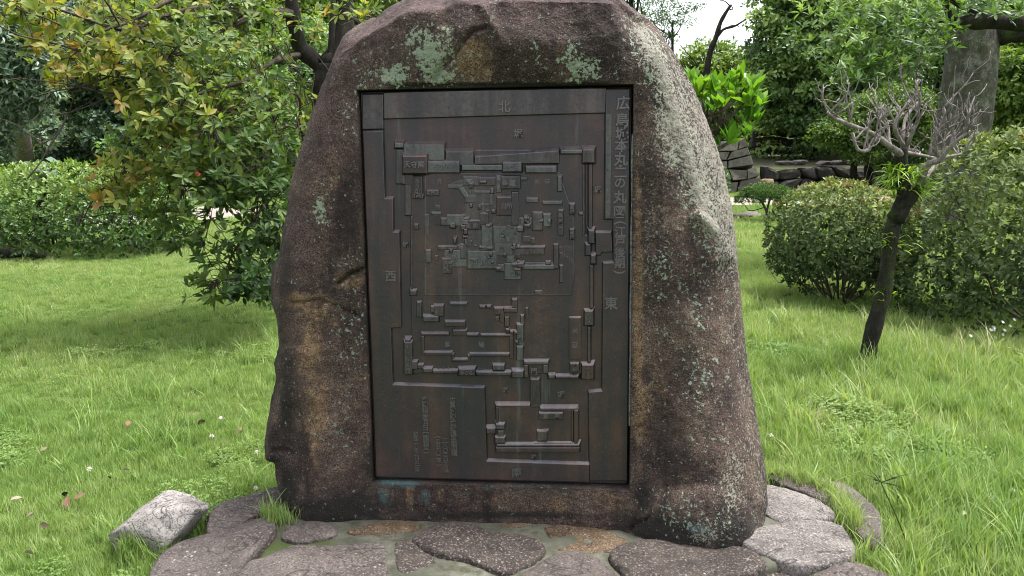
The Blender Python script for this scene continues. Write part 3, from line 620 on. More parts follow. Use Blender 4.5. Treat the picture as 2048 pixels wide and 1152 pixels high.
def flag(poly, mat, z=ZP, thick=0.16, dome=0.012, seed=0, edge=0.022, tilt=(0, 0), label=None, K=96):
    P = chaikin(np.array([gnd(x, y, z)[:2] for x, y in poly]), 2); P = resample(P, K); c = P.mean(0)
    P = c+(P-c)*1.055; P = P+nrm(P-c)*(0.016*fbm(np.c_[P, P[:, 0]*0], 9, 4, seed+60, .65))[:, None]; dome = dome*.4
    rings = [(1.02, -thick), (1.02, -edge*1.6), (1.004, -edge*.7), (0.992, -edge*0.25), (0.97, -edge*.05), (0.9, dome*0.35), (0.8, dome*.5), (0.68, dome*0.75), (0.55, dome*.85), (0.42, dome*0.95), (0.28, dome), (.14, dome)]
    V = []; n = K
    for s_, dz in rings:
        q = c+(P-c)*s_; V.append(np.c_[q, np.full(n, z+dz)])
    V.append(np.r_[c, z+dome][None]); V = np.vstack(V)
    V[:, 2] += (V[:, 0]-c[0])*tilt[0]+(V[:, 1]-c[1])*tilt[1]
    top = V[:, 2] > z-thick*0.6
    V += np.where(top, 1, 0)[:, None]*np.stack([0.006*fbm(V, 14, 3, seed+1), 0.006*fbm(V, 14, 3, seed+2), 0.020*fbm(V, 4.5, 4, seed+3)+0.006*fbm(V, 22, 3, seed+4)], -1)
    F = [[k*n+i, k*n+(i+1) % n, (k+1)*n+(i+1) % n, (k+1)*n+i] for k in range(len(rings)-1) for i in range(n)]
    F += [[(len(rings)-1)*n+i, (len(rings)-1)*n+(i+1) % n, len(rings)*n] for i in range(n)]
    A = 0.5*np.sum(P[:, 0]*np.roll(P[:, 1], -1)-np.roll(P[:, 0], -1)*P[:, 1])
    if A < 0: F = [f[::-1] for f in F]
    o = link('flagstone', np_mesh('flagstone', V-B0, F, mat, True), BASE)
    if label: o['label'] = label
    return o
FLAGS = [
 ([(290, 1150), (328, 1098), (385, 1068), (470, 1058), (512, 1042), (545, 1054), (552, 1078), (530, 1092), (490, 1118), (468, 1165), (440, 1200), (300, 1200)], SLATE, 0.03, dict(dome=0.03, edge=0.035, tilt=(0.10, 0.02))),
 ([(562, 1062), (600, 1042), (652, 1042), (680, 1068), (640, 1080), (572, 1087)], SLATE, ZP-.012, {}),
 ([(410, 1062), (430, 1012), (482, 988), (580, 966), (590, 990), (505, 1030), (474, 1056)], SLATE, 0.045, dict(dome=0.008, edge=0.03)),
 ([(505, 1034), (585, 996), (612, 1030), (560, 1050), (530, 1046)], TANS, ZP-.03, dict(dome=0.004)),
 ([(478, 1160), (496, 1130), (560, 1097), (640, 1090), (750, 1084), (770, 1100), (778, 1190), (480, 1200)], SLATE, ZP-.012, {}),
 ([(693, 1062), (740, 1047), (800, 1041), (845, 1049), (820, 1062), (760, 1067), (702, 1069)], TANS, ZP-.016, dict(edge=0.014, dome=0.008)),
 ([(786, 1088), (812, 1079), (850, 1100), (880, 1117), (868, 1141), (792, 1152)], DARKS, ZP-.02, {}),
 ([(829, 1072), (870, 1053), (930, 1046), (965, 1060), (1010, 1066), (1060, 1072), (1084, 1090), (1075, 1116), (1022, 1142), (985, 1139), (940, 1116), (880, 1106), (845, 1091)], DARKS, ZP-.004, dict(dome=0.022, edge=0.026)),
 ([(1086, 1046), (1180, 1044), (1250, 1074), (1256, 1086), (1220, 1101), (1180, 1103), (1112, 1099), (1100, 1072)], TANS, ZP-.014, dict(dome=0.012)),
 ([(1000, 1047), (1040, 1040), (1070, 1046), (1050, 1056), (1010, 1056)], TANS, ZP-.024, dict(edge=0.01, dome=0.004)),
 ([(1030, 1180), (1060, 1130), (1140, 1102), (1190, 1116), (1240, 1152), (1252, 1190)], SLATE, ZP-.01, dict(dome=0.02)),
 ([(866, 1156), (930, 1137), (990, 1144), (1028, 1156), (1010, 1190), (860, 1190)], PALE, ZP-.024, {}),
 ([(1224, 1102), (1290, 1082), (1400, 1079), (1480, 1092), (1530, 1115), (1528, 1136), (1440, 1150), (1330, 1153), (1262, 1152), (1230, 1122)], DARKS, ZP-.006, dict(dome=0.016, edge=0.03)),
 ([(1464, 1076), (1520, 1056), (1580, 1042), (1680, 1042), (1712, 1100), (1696, 1118), (1590, 1132), (1530, 1106)], PALE, ZP-.008, dict(dome=0.016, edge=0.026)),
 ([(1515, 960), (1600, 984), (1650, 1010), (1674, 1038), (1580, 1041), (1546, 1036), (1520, 1008)], PALE, ZP-.012, dict(dome=0.01)),
 ([(1535, 940), (1640, 955), (1700, 968), (1742, 1005), (1772, 1062), (1735, 1085), (1700, 1045), (1650, 1000), (1560, 968)], SLATE, ZP-.03, dict(dome=0.02, edge=0.03)),
 ([(1390, 1165), (1450, 1156), (1530, 1143), (1580, 1140), (1570, 1165), (1480, 1195), (1390, 1195)], DARKS, ZP-.05, {}),
 ([(1525, 1042), (1560, 1040), (1560, 1046), (1530, 1056), (1500, 1060), (1495, 1052)], DARKS, ZP-.03, dict(dome=0.004)),
]
for i, (p_, m_, z_, kw) in enumerate(FLAGS): flag(p_, m_, z_, seed=i*9, **kw)
def mortar_bed():
    P = chaikin(np.array([gnd(x, y, 0.02)[:2] for x, y in [(540, 1000), (640, 985), (1000, 960), (1400, 960), (1540, 975), (1660, 1020), (1690, 1085), (1600, 1125), (1540, 1140), (1420, 1175), (1250, 1200), (1000, 1210), (700, 1210), (520, 1200), (500, 1130), (545, 1080), (520, 1045)]]), 2)
    P = resample(P, 150); c = P.mean(0); V = []; R = np.linspace(1, 0.04, 44)
    V.append(np.c_[P, np.full(150, GZ-0.06)])
    for r in R:
        q = c+(P-c)*r; V.append(np.c_[q, np.full(150, 0.033 if r < 0.985 else 0.015)])
    V = np.vstack(V); V[150:, 2] += 0.010*fbm(V[150:], 9, 3, 4)+0.004*fbm(V[150:], 40, 2, 6)
    n = 150; F = [[k*n+i, k*n+(i+1) % n, (k+1)*n+(i+1) % n, (k+1)*n+i] for k in range(len(R)) for i in range(n)]
    F.append([len(R)*n+i for i in range(n)])
    A = 0.5*np.sum(P[:, 0]*np.roll(P[:, 1], -1)-np.roll(P[:, 0], -1)*P[:, 1])
    if A < 0: F = [f[::-1] for f in F]
    d = V-CAMP; zz = d@_F; u = 1024+FPX*d[:, 0]/zz; v = 576-FPX*(d@_U)/zz
    moss = np.exp(-(poly_dist(u, v, [(480, 1150), (500, 1125), (545, 1095), (580, 1088), (650, 1084)])/14)**2)+0.5*np.exp(-(poly_dist(u, v, [(560, 1045), (552, 1075)])/8)**2)
    link('mortar_bed', np_mesh('mortar_bed', V-B0, F, mortar_mat(), True, {'moss': np.clip(moss, 0, 1)}), BASE)
mortar_bed()
# moss in the joint, grass growing from it is part of the lawn below

def boulder(name, c, size, mat, seed, rotz=0, npl=9, sub=4, rough=0.03, parent=None, sharp=10):
    """faceted stone: a sphere cut by random planes, worn and roughened; base at c"""
    rg = np.random.default_rng(seed)
    bm = bmesh.new(); bmesh.ops.create_icosphere(bm, subdivisions=sub, radius=1)
    V = np.array([v.co for v in bm.verts]); F = np.array([[v.index for v in f.verts] for f in bm.faces]); bm.free()
    N = nrm(rg.normal(size=(npl, 3))); d = rg.uniform(0.72, 1.0, npl)
    N = np.vstack([N, [[0, 0, 1], [0, 0, -1]]]); d = np.r_[d, 0.9, 0.9]
    r = 1/np.power(np.power(np.maximum(V@N.T, 0.0)/d, sharp).sum(1)+1e-6, 1/sharp)
    r = np.minimum(r, 1.25); V = V*r[:, None]
    V = V*(1+rough*1.6*fbm(V, 2.2, 3, seed)+rough*0.6*fbm(V, 8, 3, seed+5))[:, None]
    V = V*np.asarray(size)/2; ca, sa = math.cos(rotz), math.sin(rotz)
    V = np.c_[V[:, 0]*ca-V[:, 1]*sa, V[:, 0]*sa+V[:, 1]*ca, V[:, 2]]
    o = link(name, np_mesh(name, V, F, mat, True), parent); o.location = c
    return o
b = boulder('boulder', gnd(325, 1052, 0.01), (0.32, 0.27, 0.23), WHITE, 17, 0.5, 12, 5, 0.035, sharp=26)
tag(b, 'pale whitish boulder lying in the grass beside the flagstone base', 'boulder')
b = boulder('boulder', gnd(1690, 1195, -0.04), (0.40, 0.30, 0.22), SLATE, 31, 0.1, 8, 5, .03, sharp=20)
tag(b, 'low grey boulder in the grass in front of the overhanging pale flagstone', 'boulder')
b = boulder('boulder', gnd(448, 1050, -0.03), (0.13, 0.10, 0.13), DARKS, 5, 0.6, 8, 4, .03, sharp=22)
tag(b, 'small almost black stone wedged under the edge of a grey flagstone', 'stone')
# ================================================================ plants: generators
def T_leaf(w, fold=0.14, droop=0.10):                      # full leaf, 8 vertices
    return (np.array([[0, 0, 0], [0, .34, -.01], [0, .68, -droop*.45], [0, 1, -droop], [-w*.42, .27, fold*w], [-w*.46, .62, fold*w-droop*.4], [w*.42, .27, fold*w], [w*.46, .62, fold*w-droop*.4]]),
            [[0, 6, 1], [0, 1, 4], [1, 6, 7, 2], [1, 2, 5, 4], [2, 7, 3], [2, 3, 5]])
def T_quad(w, fold=0.12):
    return (np.array([[0, 0, 0], [w*.5, .45, fold*w], [0, 1, -.08], [-w*.5, .45, fold*w]]), [[0, 1, 2], [0, 2, 3]])
LEAF_OVAL, LEAF_LONG, LEAF_WIDE, LEAF_Q, LEAF_QL = T_leaf(0.40), T_leaf(0.30, .12, .14), T_leaf(0.52), T_quad(0.55), T_quad(0.34)
def frames(ax, nv):
    ax = nrm(ax); x = nrm(np.cross(ax, nv)); z = np.cross(x, ax); return x, ax, z
def leaf_arrays(pos, ax, nv, size, tint, tmpl):
    V0, F0 = tmpl; x, y, z = frames(ax, nv); k = len(V0)
    V = pos[:, None]+size[:, None, None]*(V0[None, :, :1]*x[:, None]+V0[None, :, 1:2]*y[:, None]+V0[None, :, 2:]*z[:, None])
    tri = []
    for f in F0: tri += [f] if len(f) == 3 else [[f[0], f[1], f[2]], [f[0], f[2], f[3]]]
    F = (np.array(tri)[None]+(np.arange(len(pos))*k)[:, None, None]).reshape(-1, 3)
    return V.reshape(-1, 3), F, np.repeat(tint, k)
def rosettes(pos, axis, k, size, tint, rg, spread=0.75, upturn=0.35, svar=0.35, tvar=0.12, droop=0.0):
    """k leaves radiating from each shoot tip -> arrays for leaf_arrays"""
    n = len(pos); axis = nrm(axis); a = np.repeat(axis, k, 0)
    t = nrm(np.cross(a, rg.normal(size=(n*k, 3))))
    ph = rg.uniform(0.5, 1.0, (n*k, 1))*spread
    d = nrm(a*(1-ph+upturn*rg.uniform(0.2, 1, (n*k, 1)))+t*ph+rg.normal(size=(n*k, 3))*0.12-np.array([0, 0, droop]))
    nv = nrm(a*1.0+np.array([0, 0, .35])-t*0.25+rg.normal(size=(n*k, 3))*0.18)
    s = np.repeat(np.broadcast_to(size, (n,)), k)*rg.uniform(1-svar, 1+svar*0.4, n*k)
    ti = np.clip(np.repeat(tint, k)+rg.normal(size=n*k)*tvar, 0, 1)
    return np.repeat(pos, k, 0)+d*0.008, d, nv, s, ti
def cat(*L): return tuple(np.concatenate(x) for x in zip(*L))
_lm = {}
def leaf_proto(tmpl, mat, q):
    key = (id(tmpl), mat.name, q)
    if key not in _lm:
        V, F = tmpl; _lm[key] = np_mesh('leaf', V, F, mat, True, {'tint': np.full(len(V), (q+0.5)/12)})
    return _lm[key]
def leafy(parent, arr, tmpl, mat, singles=0, name='foliage', view=True):
    """the nearest leaves as leaf objects, the rest as one foliage part"""
    pos, ax, nv, s, ti = arr; base = np.array(parent.matrix_world.translation) if False else np.array(parent.location)
    n = len(pos); m = np.zeros(n, bool)
    if singles:
        d = pos-CAMP; z = d@_F; u = 1024+FPX*d[:, 0]/z; v = 576-FPX*(d@_U)/z
        ok = (u > 5) & (u < 2043) & (v > 5) & (v < 1147)
        face = abs((nrm(nv)*nrm(d)).sum(1))
        score = np.where(ok, s/z*(0.4+face), 0); sc2 = score-0.02*(z-z.min())/max(np.ptp(z), .1)*score.max()*8
        idx = np.argsort(-sc2)[:singles]; m[idx] = ok[idx]
        x, y, zz = frames(ax, nv)
        for i in np.nonzero(m)[0]:
            o = link('leaf', leaf_proto(tmpl, mat, int(min(ti[i]*12, 11))), parent)
            o.matrix_local = Matrix([[x[i][r]*s[i], y[i][r]*s[i], zz[i][r]*s[i], pos[i][r]-base[r]] for r in range(3)]+[[0, 0, 0, 1]])
    k = ~m
    V, F, t = leaf_arrays(pos[k], ax[k], nv[k], s[k], ti[k], tmpl)
    o = link(name, np_mesh(name, V-base, F, mat, True, {'tint': t}), parent)
    if singles: o['kind'] = 'stuff'
    return o
def bark_mat(name, cols, moss=None, sc=1.0, vert=0.25, lich=0):
    M = NT(name, 0.92, 0.15); n = M.noise(14*sc, 6, 0.7, st=(1, 1, vert)); f = M.noise(70*sc, 4, 0.7); b = M.noise(3*sc, 4)
    c = M.ramp(n, [(0.3, cols[0]), (0.52, cols[1]), (0.72, cols[2])])
    c = M.mix(M.ramp(f, [(0.4, 0.5), (0.6, 0)]), c, cols[0])
    if moss: c = M.mix(M.ramp(M.math('ADD', M.math('MULTIPLY', b, 0.6), M.math('MULTIPLY', f, 0.4)), [(moss[0], 0), (moss[0]+.1, moss[1])]), c, moss[2])
    if lich: c = M.mix(M.ramp(M.math('ADD', M.math('MULTIPLY', M.noise(5*sc, 5, .7), .6), M.math('MULTIPLY', f, .4)), [(.50, 0), (.60, lich)]), c, (.27, .28, .235))
    M.color(c); M.bump(M.math('ADD', n, M.math('MULTIPLY', f, 0.6)), 0.9, 0.02)
    return M.m
BARK_DK = bark_mat('bark_dark', [(0.012, 0.011, 0.010), (0.032, 0.028, 0.024), (0.07, 0.06, 0.05)], (0.54, 0.75, (0.045, 0.06, 0.012)))
BARK_BR = bark_mat('bark_brown', [(0.035, 0.028, 0.022), (0.085, 0.068, 0.052), (0.15, 0.125, 0.10)])
BARK_MOSS = bark_mat('bark_mossy', [(0.010, 0.010, 0.009), (0.030, 0.027, 0.022), (0.065, 0.058, 0.048)], (0.50, 0.8, (0.045, 0.075, 0.012)), 1.4, 0.6)
BARK_BIG = bark_mat('bark_big_grey', [(0.025, 0.023, 0.020), (0.068, 0.064, 0.052), (0.14, 0.135, 0.11)], (0.46, 0.7, (0.050, 0.062, 0.026)), 1.0, 0.35, .42)
BARK_PALE = bark_mat('bark_pale', [(0.10, 0.080, 0.073), (0.28, 0.245, 0.23), (0.46, 0.42, 0.40)], None, 1.6, 0.4)
def limbs_mesh(parent, items, mat, name, wob=0.12, seed=0):
    """items: (path, r0, r1, k) tubes joined as one part"""
    mb = MB(); base = np.array(parent.location)
    for i, (P, r0, r1, k) in enumerate(items):
        P = np.asarray(P); V, F = tube(P-base, np.linspace(r0, r1, len(P))*(1+0.08*np.sin(np.arange(len(P))*1.7+i)), k, True, wob if k > 5 else 0, seed+i); mb.add(V, F)
    return mb.build(name, mat, parent, True)
def sub_clumps(ells, m, rg, rs=(0.18, 0.3), front=True):
    C = []; Rr = []; N = []
    for c, r in ells:
        c = np.asarray(c, float); r = np.broadcast_to(np.asarray(r, float), (3,))
        k = max(4, int(m*np.prod(r)**(2/3)/(max(np.prod(e[1] if np.ndim(e[1]) else [e[1]]*3) for e in ells)**(2/3))))
        d = nrm(rg.normal(size=(k, 3))); d[:, 1] = np.where(rg.random(k) < (0.75 if front else 0.5), -abs(d[:, 1]), d[:, 1])
        q = rg.uniform(0.55, 1.05, (k, 1)); C.append(c+d*r*q); Rr.append(rg.uniform(rs[0], rs[1], k)*r.mean()); N.append(d)
    return np.concatenate(C), np.concatenate(Rr), np.concatenate(N)
def crown_leaves(ells, m, per, size, rg, rs=(0.18, 0.3), tint=(0.2, 0.8), flat=0.65, droop=0.25):
    C, Rr, N = sub_clumps(ells, m, rg, rs); n = len(C); k = per
    d = nrm(rg.normal(size=(n*k, 3))+np.array([0, -0.25, 0.45])); rad = np.repeat(Rr, k)[:, None]
    pos = np.repeat(C, k, 0)+d*rad*np.array([1, 1, flat])*rg.uniform(0.6, 1.08, (n*k, 1))
    ax = nrm(np.cross(d, rg.normal(size=(n*k, 3)))+d*0.6-np.array([0, 0, droop])); nv = nrm(d+np.array([0, 0, .5])+rg.normal(size=(n*k, 3))*.35)
    ti = np.repeat(rg.uniform(tint[0], tint[1], n), k)+rg.normal(size=n*k)*.10
    return pos, ax, nv, size*rg.uniform(.7, 1.25, n*k), np.clip(ti, 0, 1)
def dome_shoots(c, r, n, rg, power=2.4, inner=0.0, zmin=-0.25):
    """points and outward directions on a lumpy clipped-bush dome"""
    d = nrm(rg.normal(size=(n*3, 3))); d = d[d[:, 2] > zmin][:n]
    q = 1/np.power((abs(d)**power).sum(1), 1/power)
    P = d*q[:, None]; lump = 1+0.10*fbm(P, 2.2, 3, 9)+0.03*rg.normal(size=len(P))
    if inner: lump = lump*(1-inner*rg.random(len(P)))
    P = np.asarray(c)+P*lump[:, None]*np.asarray(r)
    return P, nrm(d/np.asarray(r)*np.mean(r)+np.array([0, 0, .25]))
def grow(rg, p, d, L, r, depth, out, up=0.2, split=3, k=5, jit=0.35, tips=None):
    n = 6; P = [np.asarray(p, float)]; d = nrm(np.asarray(d, float))
    for i in range(n):
        d = nrm(d+rg.normal(size=3)*jit*0.35+np.array([0, 0, up*0.35])); P.append(P[-1]+d*L/n)
    out.append((np.array(P), r, r*0.55, k))
    if depth == 0:
        if tips is not None: tips.append((P[-1], d))
        return
    for j in range(split):
        t = rg.integers(2, n+1); nd = nrm(d+rg.normal(size=3)*0.75+np.array([0, 0, up]))
        grow(rg, P[t], nd, L*rg.uniform(.45, .75), r*0.55, depth-1, out, up, split, max(4, k-1), jit, tips)
# ================================================================ plants and masonry: what stands where
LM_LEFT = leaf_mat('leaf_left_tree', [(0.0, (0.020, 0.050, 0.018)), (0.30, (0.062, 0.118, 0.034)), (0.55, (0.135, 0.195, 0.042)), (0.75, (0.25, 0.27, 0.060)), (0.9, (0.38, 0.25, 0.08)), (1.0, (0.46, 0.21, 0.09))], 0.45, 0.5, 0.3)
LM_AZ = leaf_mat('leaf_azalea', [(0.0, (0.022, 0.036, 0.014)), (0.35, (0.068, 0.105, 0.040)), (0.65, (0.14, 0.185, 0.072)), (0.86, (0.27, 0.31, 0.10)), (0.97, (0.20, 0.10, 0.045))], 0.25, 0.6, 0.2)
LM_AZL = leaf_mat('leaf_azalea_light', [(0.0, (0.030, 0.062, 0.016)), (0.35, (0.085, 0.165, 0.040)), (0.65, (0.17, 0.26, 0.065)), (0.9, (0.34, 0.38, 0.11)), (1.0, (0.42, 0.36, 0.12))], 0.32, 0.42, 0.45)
LM_SHINY = leaf_mat('leaf_shiny_bright', [(0.0, (0.025, 0.085, 0.012)), (0.5, (0.085, 0.21, 0.022)), (0.9, (0.19, 0.33, 0.035)), (1.0, (0.42, 0.40, 0.05))], 0.42, 0.28, 0.6)
LM_BG = leaf_mat('leaf_evergreen', [(0.0, (0.026, 0.062, 0.020)), (0.4, (0.105, 0.185, 0.058)), (0.75, (0.20, 0.31, 0.098)), (1.0, (0.32, 0.42, 0.14))], 0.38, 0.45, 0.4)
LM_BGL = leaf_mat('leaf_light_green', [(0.0, (0.045, 0.09, 0.016)), (0.5, (0.12, 0.20, 0.035)), (1.0, (0.24, 0.32, 0.06))], 0.42, 0.5, 0.35)
LM_BLUE = leaf_mat('leaf_blue_green', [(0.0, (0.045, 0.080, 0.052)), (0.5, (0.125, 0.195, 0.13)), (1.0, (0.24, 0.31, 0.21))], 0.3, 0.4, 0.45)
LM_DK = leaf_mat('leaf_dark', [(0.0, (0.012, 0.030, 0.014)), (0.5, (0.042, 0.085, 0.038)), (1.0, (0.10, 0.165, 0.07))], 0.2, 0.45, 0.4)
LM_CON = leaf_mat('needle_green', [(0.0, (0.020, 0.055, 0.012)), (0.5, (0.055, 0.12, 0.022)), (1.0, (0.11, 0.19, 0.04))], 0.25, 0.55, 0.3)
LM_FERN = leaf_mat('fern_bright', [(0.0, (0.07, 0.15, 0.012)), (0.5, (0.19, 0.33, 0.025)), (1.0, (0.34, 0.46, 0.05))], 0.45, 0.45, 0.4)

# ---------------- broadleaf tree whose limbs reach out left of the monument
def left_tree():
    rg = np.random.default_rng(21)
    b = at(645, 480, 8.0); T = empty('broadleaf_tree', (b[0], 8.0, GZ))
    tag(T, 'spreading broadleaf tree with dark mossy forked trunk and orange-tipped young leaves', 'tree')
    A = at
    trunk = [np.array([b[0]-.02, 8.0, GZ-.05]), A(643, 400, 8), A(641, 300, 8), A(648, 235, 8), A(652, 165, 8), A(652, 128, 8)]
    limbs_mesh(T, [(spline(trunk, 16), .155, .115, 12), (spline([A(652, 135, 8), A(682, 95, 8.05), A(690, 40, 8.1), A(686, -60, 8.1), A(700, -220, 8.2)], 12), .11, .08, 10),
                   (spline([A(652, 140, 8), A(625, 118, 8), A(604, 100, 8), A(592, 70, 7.95), A(585, 20, 7.9), A(572, -80, 7.8), A(560, -220, 7.7)], 14), .085, .065, 10),
                   (spline([A(660, 120, 7.95), A(664, 70, 7.97), A(668, -30, 8.0)], 6), .035, .025, 7)], BARK_DK, 'trunk', 0.16)
    L = [([A(608, 108, 8), A(560, 118, 7.7), A(520, 140, 7.4), A(490, 162, 7.1), A(430, 178, 6.9), A(390, 190, 6.7)], .030, .012),
         ([A(588, 25, 7.9), A(545, 28, 7.7), A(500, 32, 7.5), A(488, 40, 7.4), A(455, 55, 7.2), A(420, 75, 7.0)], .05, .012),
         ([A(495, 34, 7.5), A(465, 22, 7.3), A(420, 14, 7.0), A(340, 28, 6.7), A(250, 60, 6.5), A(140, 26, 6.3), A(60, 5, 6.2)], .03, .006),
         ([A(560, -50, 7.8), A(430, -30, 7.2), A(340, 0, 6.8), A(270, 40, 6.5), A(200, 65, 6.3), A(140, 115, 6.2)], .03, .004),
         ([A(420, 75, 7.0), A(370, 88, 6.8), A(330, 120, 6.6), A(300, 150, 6.5), A(265, 158, 6.4), A(200, 150, 6.3)], .012, .004),
         ([A(300, 150, 6.5), A(262, 172, 6.4), A(205, 200, 6.3), A(150, 222, 6.2), A(110, 232, 6.2)], .008, .003),
         ([A(505, 140, 7.3), A(515, 190, 7.1), A(530, 225, 7.0), A(550, 245, 6.9), A(555, 285, 6.9)], .012, .008),
         ([A(430, 178, 6.9), A(400, 165, 6.8), A(370, 200, 6.7), A(330, 260, 6.6), A(270, 330, 6.5), A(200, 380, 6.4)], .012, .004),
         ([A(642, 330, 8), A(590, 290, 7.6), A(560, 275, 7.3), A(520, 330, 7.0), A(450, 360, 6.8), A(370, 372, 6.6), A(300, 345, 6.5)], .025, .005),
         ([A(520, 330, 7.0), A(530, 400, 6.9), A(500, 450, 6.7), A(470, 500, 6.6), A(450, 540, 6.5), A(430, 565, 6.4)], .016, .003),
         ([A(530, 400, 6.9), A(555, 470, 6.8), A(530, 540, 6.6), A(480, 590, 6.5)], .012, .003),
         ([A(590, 290, 7.6), A(600, 200, 7.5), A(560, 190, 7.3), A(480, 230, 7.0), A(420, 280, 6.8)], .014, .004),
         ([A(610, 320, 7.7), A(600, 220, 7.7), A(603, 150, 7.7)], .012, .006), ([A(640, 300, 7.8), A(625, 200, 7.8), A(628, 150, 7.8)], .010, .005),
         ([A(690, 30, 8.0), A(712, 40, 7.6), A(735, 55, 7.3), A(752, 40, 7.1)], .02, .006)]
    for P, r0, r1 in L:
        mb = MB(); Q = spline(P, 20); mb.add(*tube(Q-np.array(T.location), np.linspace(r0, r1, 20), 7, True, 0.1)); mb.build('branch', BARK_BR, T, True)
    skel = np.concatenate([spline(P, 20) for P, _, _ in L])
    sub = []
    up_ = [q_ for q_ in skel if 576-FPX*((q_-CAMP)@_U)/((q_-CAMP)@_F) < 330]
    for i in range(40):
        q = up_[rg.integers(0, len(up_))]; d = np.array([-.7+rg.normal()*.6, -.25+rg.normal()*.4, rg.normal()*.55-.1]); grow(rg, q, d, rg.uniform(.35, .8), .0085, 1, sub, -.05, 2, 5, .35)
    limbs_mesh(T, sub, BARK_BR, 'side_branches', 0)
    skel = np.concatenate([skel]+[x_[0] for x_ in sub])
    #     px x, y, depth, rx, ry, depth spread, shoots, tint
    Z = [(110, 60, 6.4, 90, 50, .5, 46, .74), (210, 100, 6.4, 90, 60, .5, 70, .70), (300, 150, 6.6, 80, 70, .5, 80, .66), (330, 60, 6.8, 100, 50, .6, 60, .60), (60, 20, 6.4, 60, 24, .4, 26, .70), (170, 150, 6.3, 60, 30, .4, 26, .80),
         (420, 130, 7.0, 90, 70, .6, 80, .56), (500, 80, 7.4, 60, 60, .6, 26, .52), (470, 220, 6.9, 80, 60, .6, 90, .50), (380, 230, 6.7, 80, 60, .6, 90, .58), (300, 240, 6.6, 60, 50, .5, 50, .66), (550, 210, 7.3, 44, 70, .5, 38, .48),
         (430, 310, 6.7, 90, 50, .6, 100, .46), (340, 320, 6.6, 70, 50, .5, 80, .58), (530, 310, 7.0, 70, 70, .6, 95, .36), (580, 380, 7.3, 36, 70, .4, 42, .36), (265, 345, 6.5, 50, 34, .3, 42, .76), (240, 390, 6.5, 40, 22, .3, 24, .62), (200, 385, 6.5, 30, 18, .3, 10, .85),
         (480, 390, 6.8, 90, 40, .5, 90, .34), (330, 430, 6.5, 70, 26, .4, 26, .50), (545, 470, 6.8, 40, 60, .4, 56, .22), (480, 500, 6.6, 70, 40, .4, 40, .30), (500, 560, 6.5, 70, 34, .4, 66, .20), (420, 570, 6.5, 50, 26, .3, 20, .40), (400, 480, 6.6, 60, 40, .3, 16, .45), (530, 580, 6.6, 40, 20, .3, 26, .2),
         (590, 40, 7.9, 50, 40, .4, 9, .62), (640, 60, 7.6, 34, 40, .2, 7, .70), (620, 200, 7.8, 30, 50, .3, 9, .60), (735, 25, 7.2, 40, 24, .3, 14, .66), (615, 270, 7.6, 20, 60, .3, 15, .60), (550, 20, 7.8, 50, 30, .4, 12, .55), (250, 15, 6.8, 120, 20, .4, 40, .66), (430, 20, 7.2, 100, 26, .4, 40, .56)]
    pos = []; tn = []
    for x, y, dpt, rx, ry, rd, n, t in Z:
        n = int(n*1.08)
        q = rg.normal(size=(n, 2))*0.58; dd = dpt+rg.normal(size=n)*rd*.55
        for (a, c_), d_ in zip(q, dd): pos.append(A(x+a*rx, y+c_*ry, d_)); tn.append(t+rg.normal()*.09)
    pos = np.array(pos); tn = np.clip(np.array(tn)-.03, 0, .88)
    # twigs to the nearest limb
    mb = MB(); axis = []
    for p in pos:
        dv = skel-p; i = np.argmin((dv**2).sum(1)); s = skel[i]; L_ = np.linalg.norm(p-s)
        st = s if L_ < .5 else p+(s-p)/L_*.5
        mid = (p+st)/2+np.array([0, 0, .03])*rg.normal(); Q = np.array([st, mid, p]); mb.add(*tube(Q-np.array(T.location), [.0045, .003, .0018], 4, False))
        axis.append(nrm((p-st)*0.6/max(L_, .05)+np.array([0, -.25, .55])+rg.normal(size=3)*.35))
    mb.build('twigs', BARK_BR, T, True)
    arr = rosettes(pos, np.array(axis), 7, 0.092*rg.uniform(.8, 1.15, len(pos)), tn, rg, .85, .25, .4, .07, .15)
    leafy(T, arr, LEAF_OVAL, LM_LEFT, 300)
left_tree()

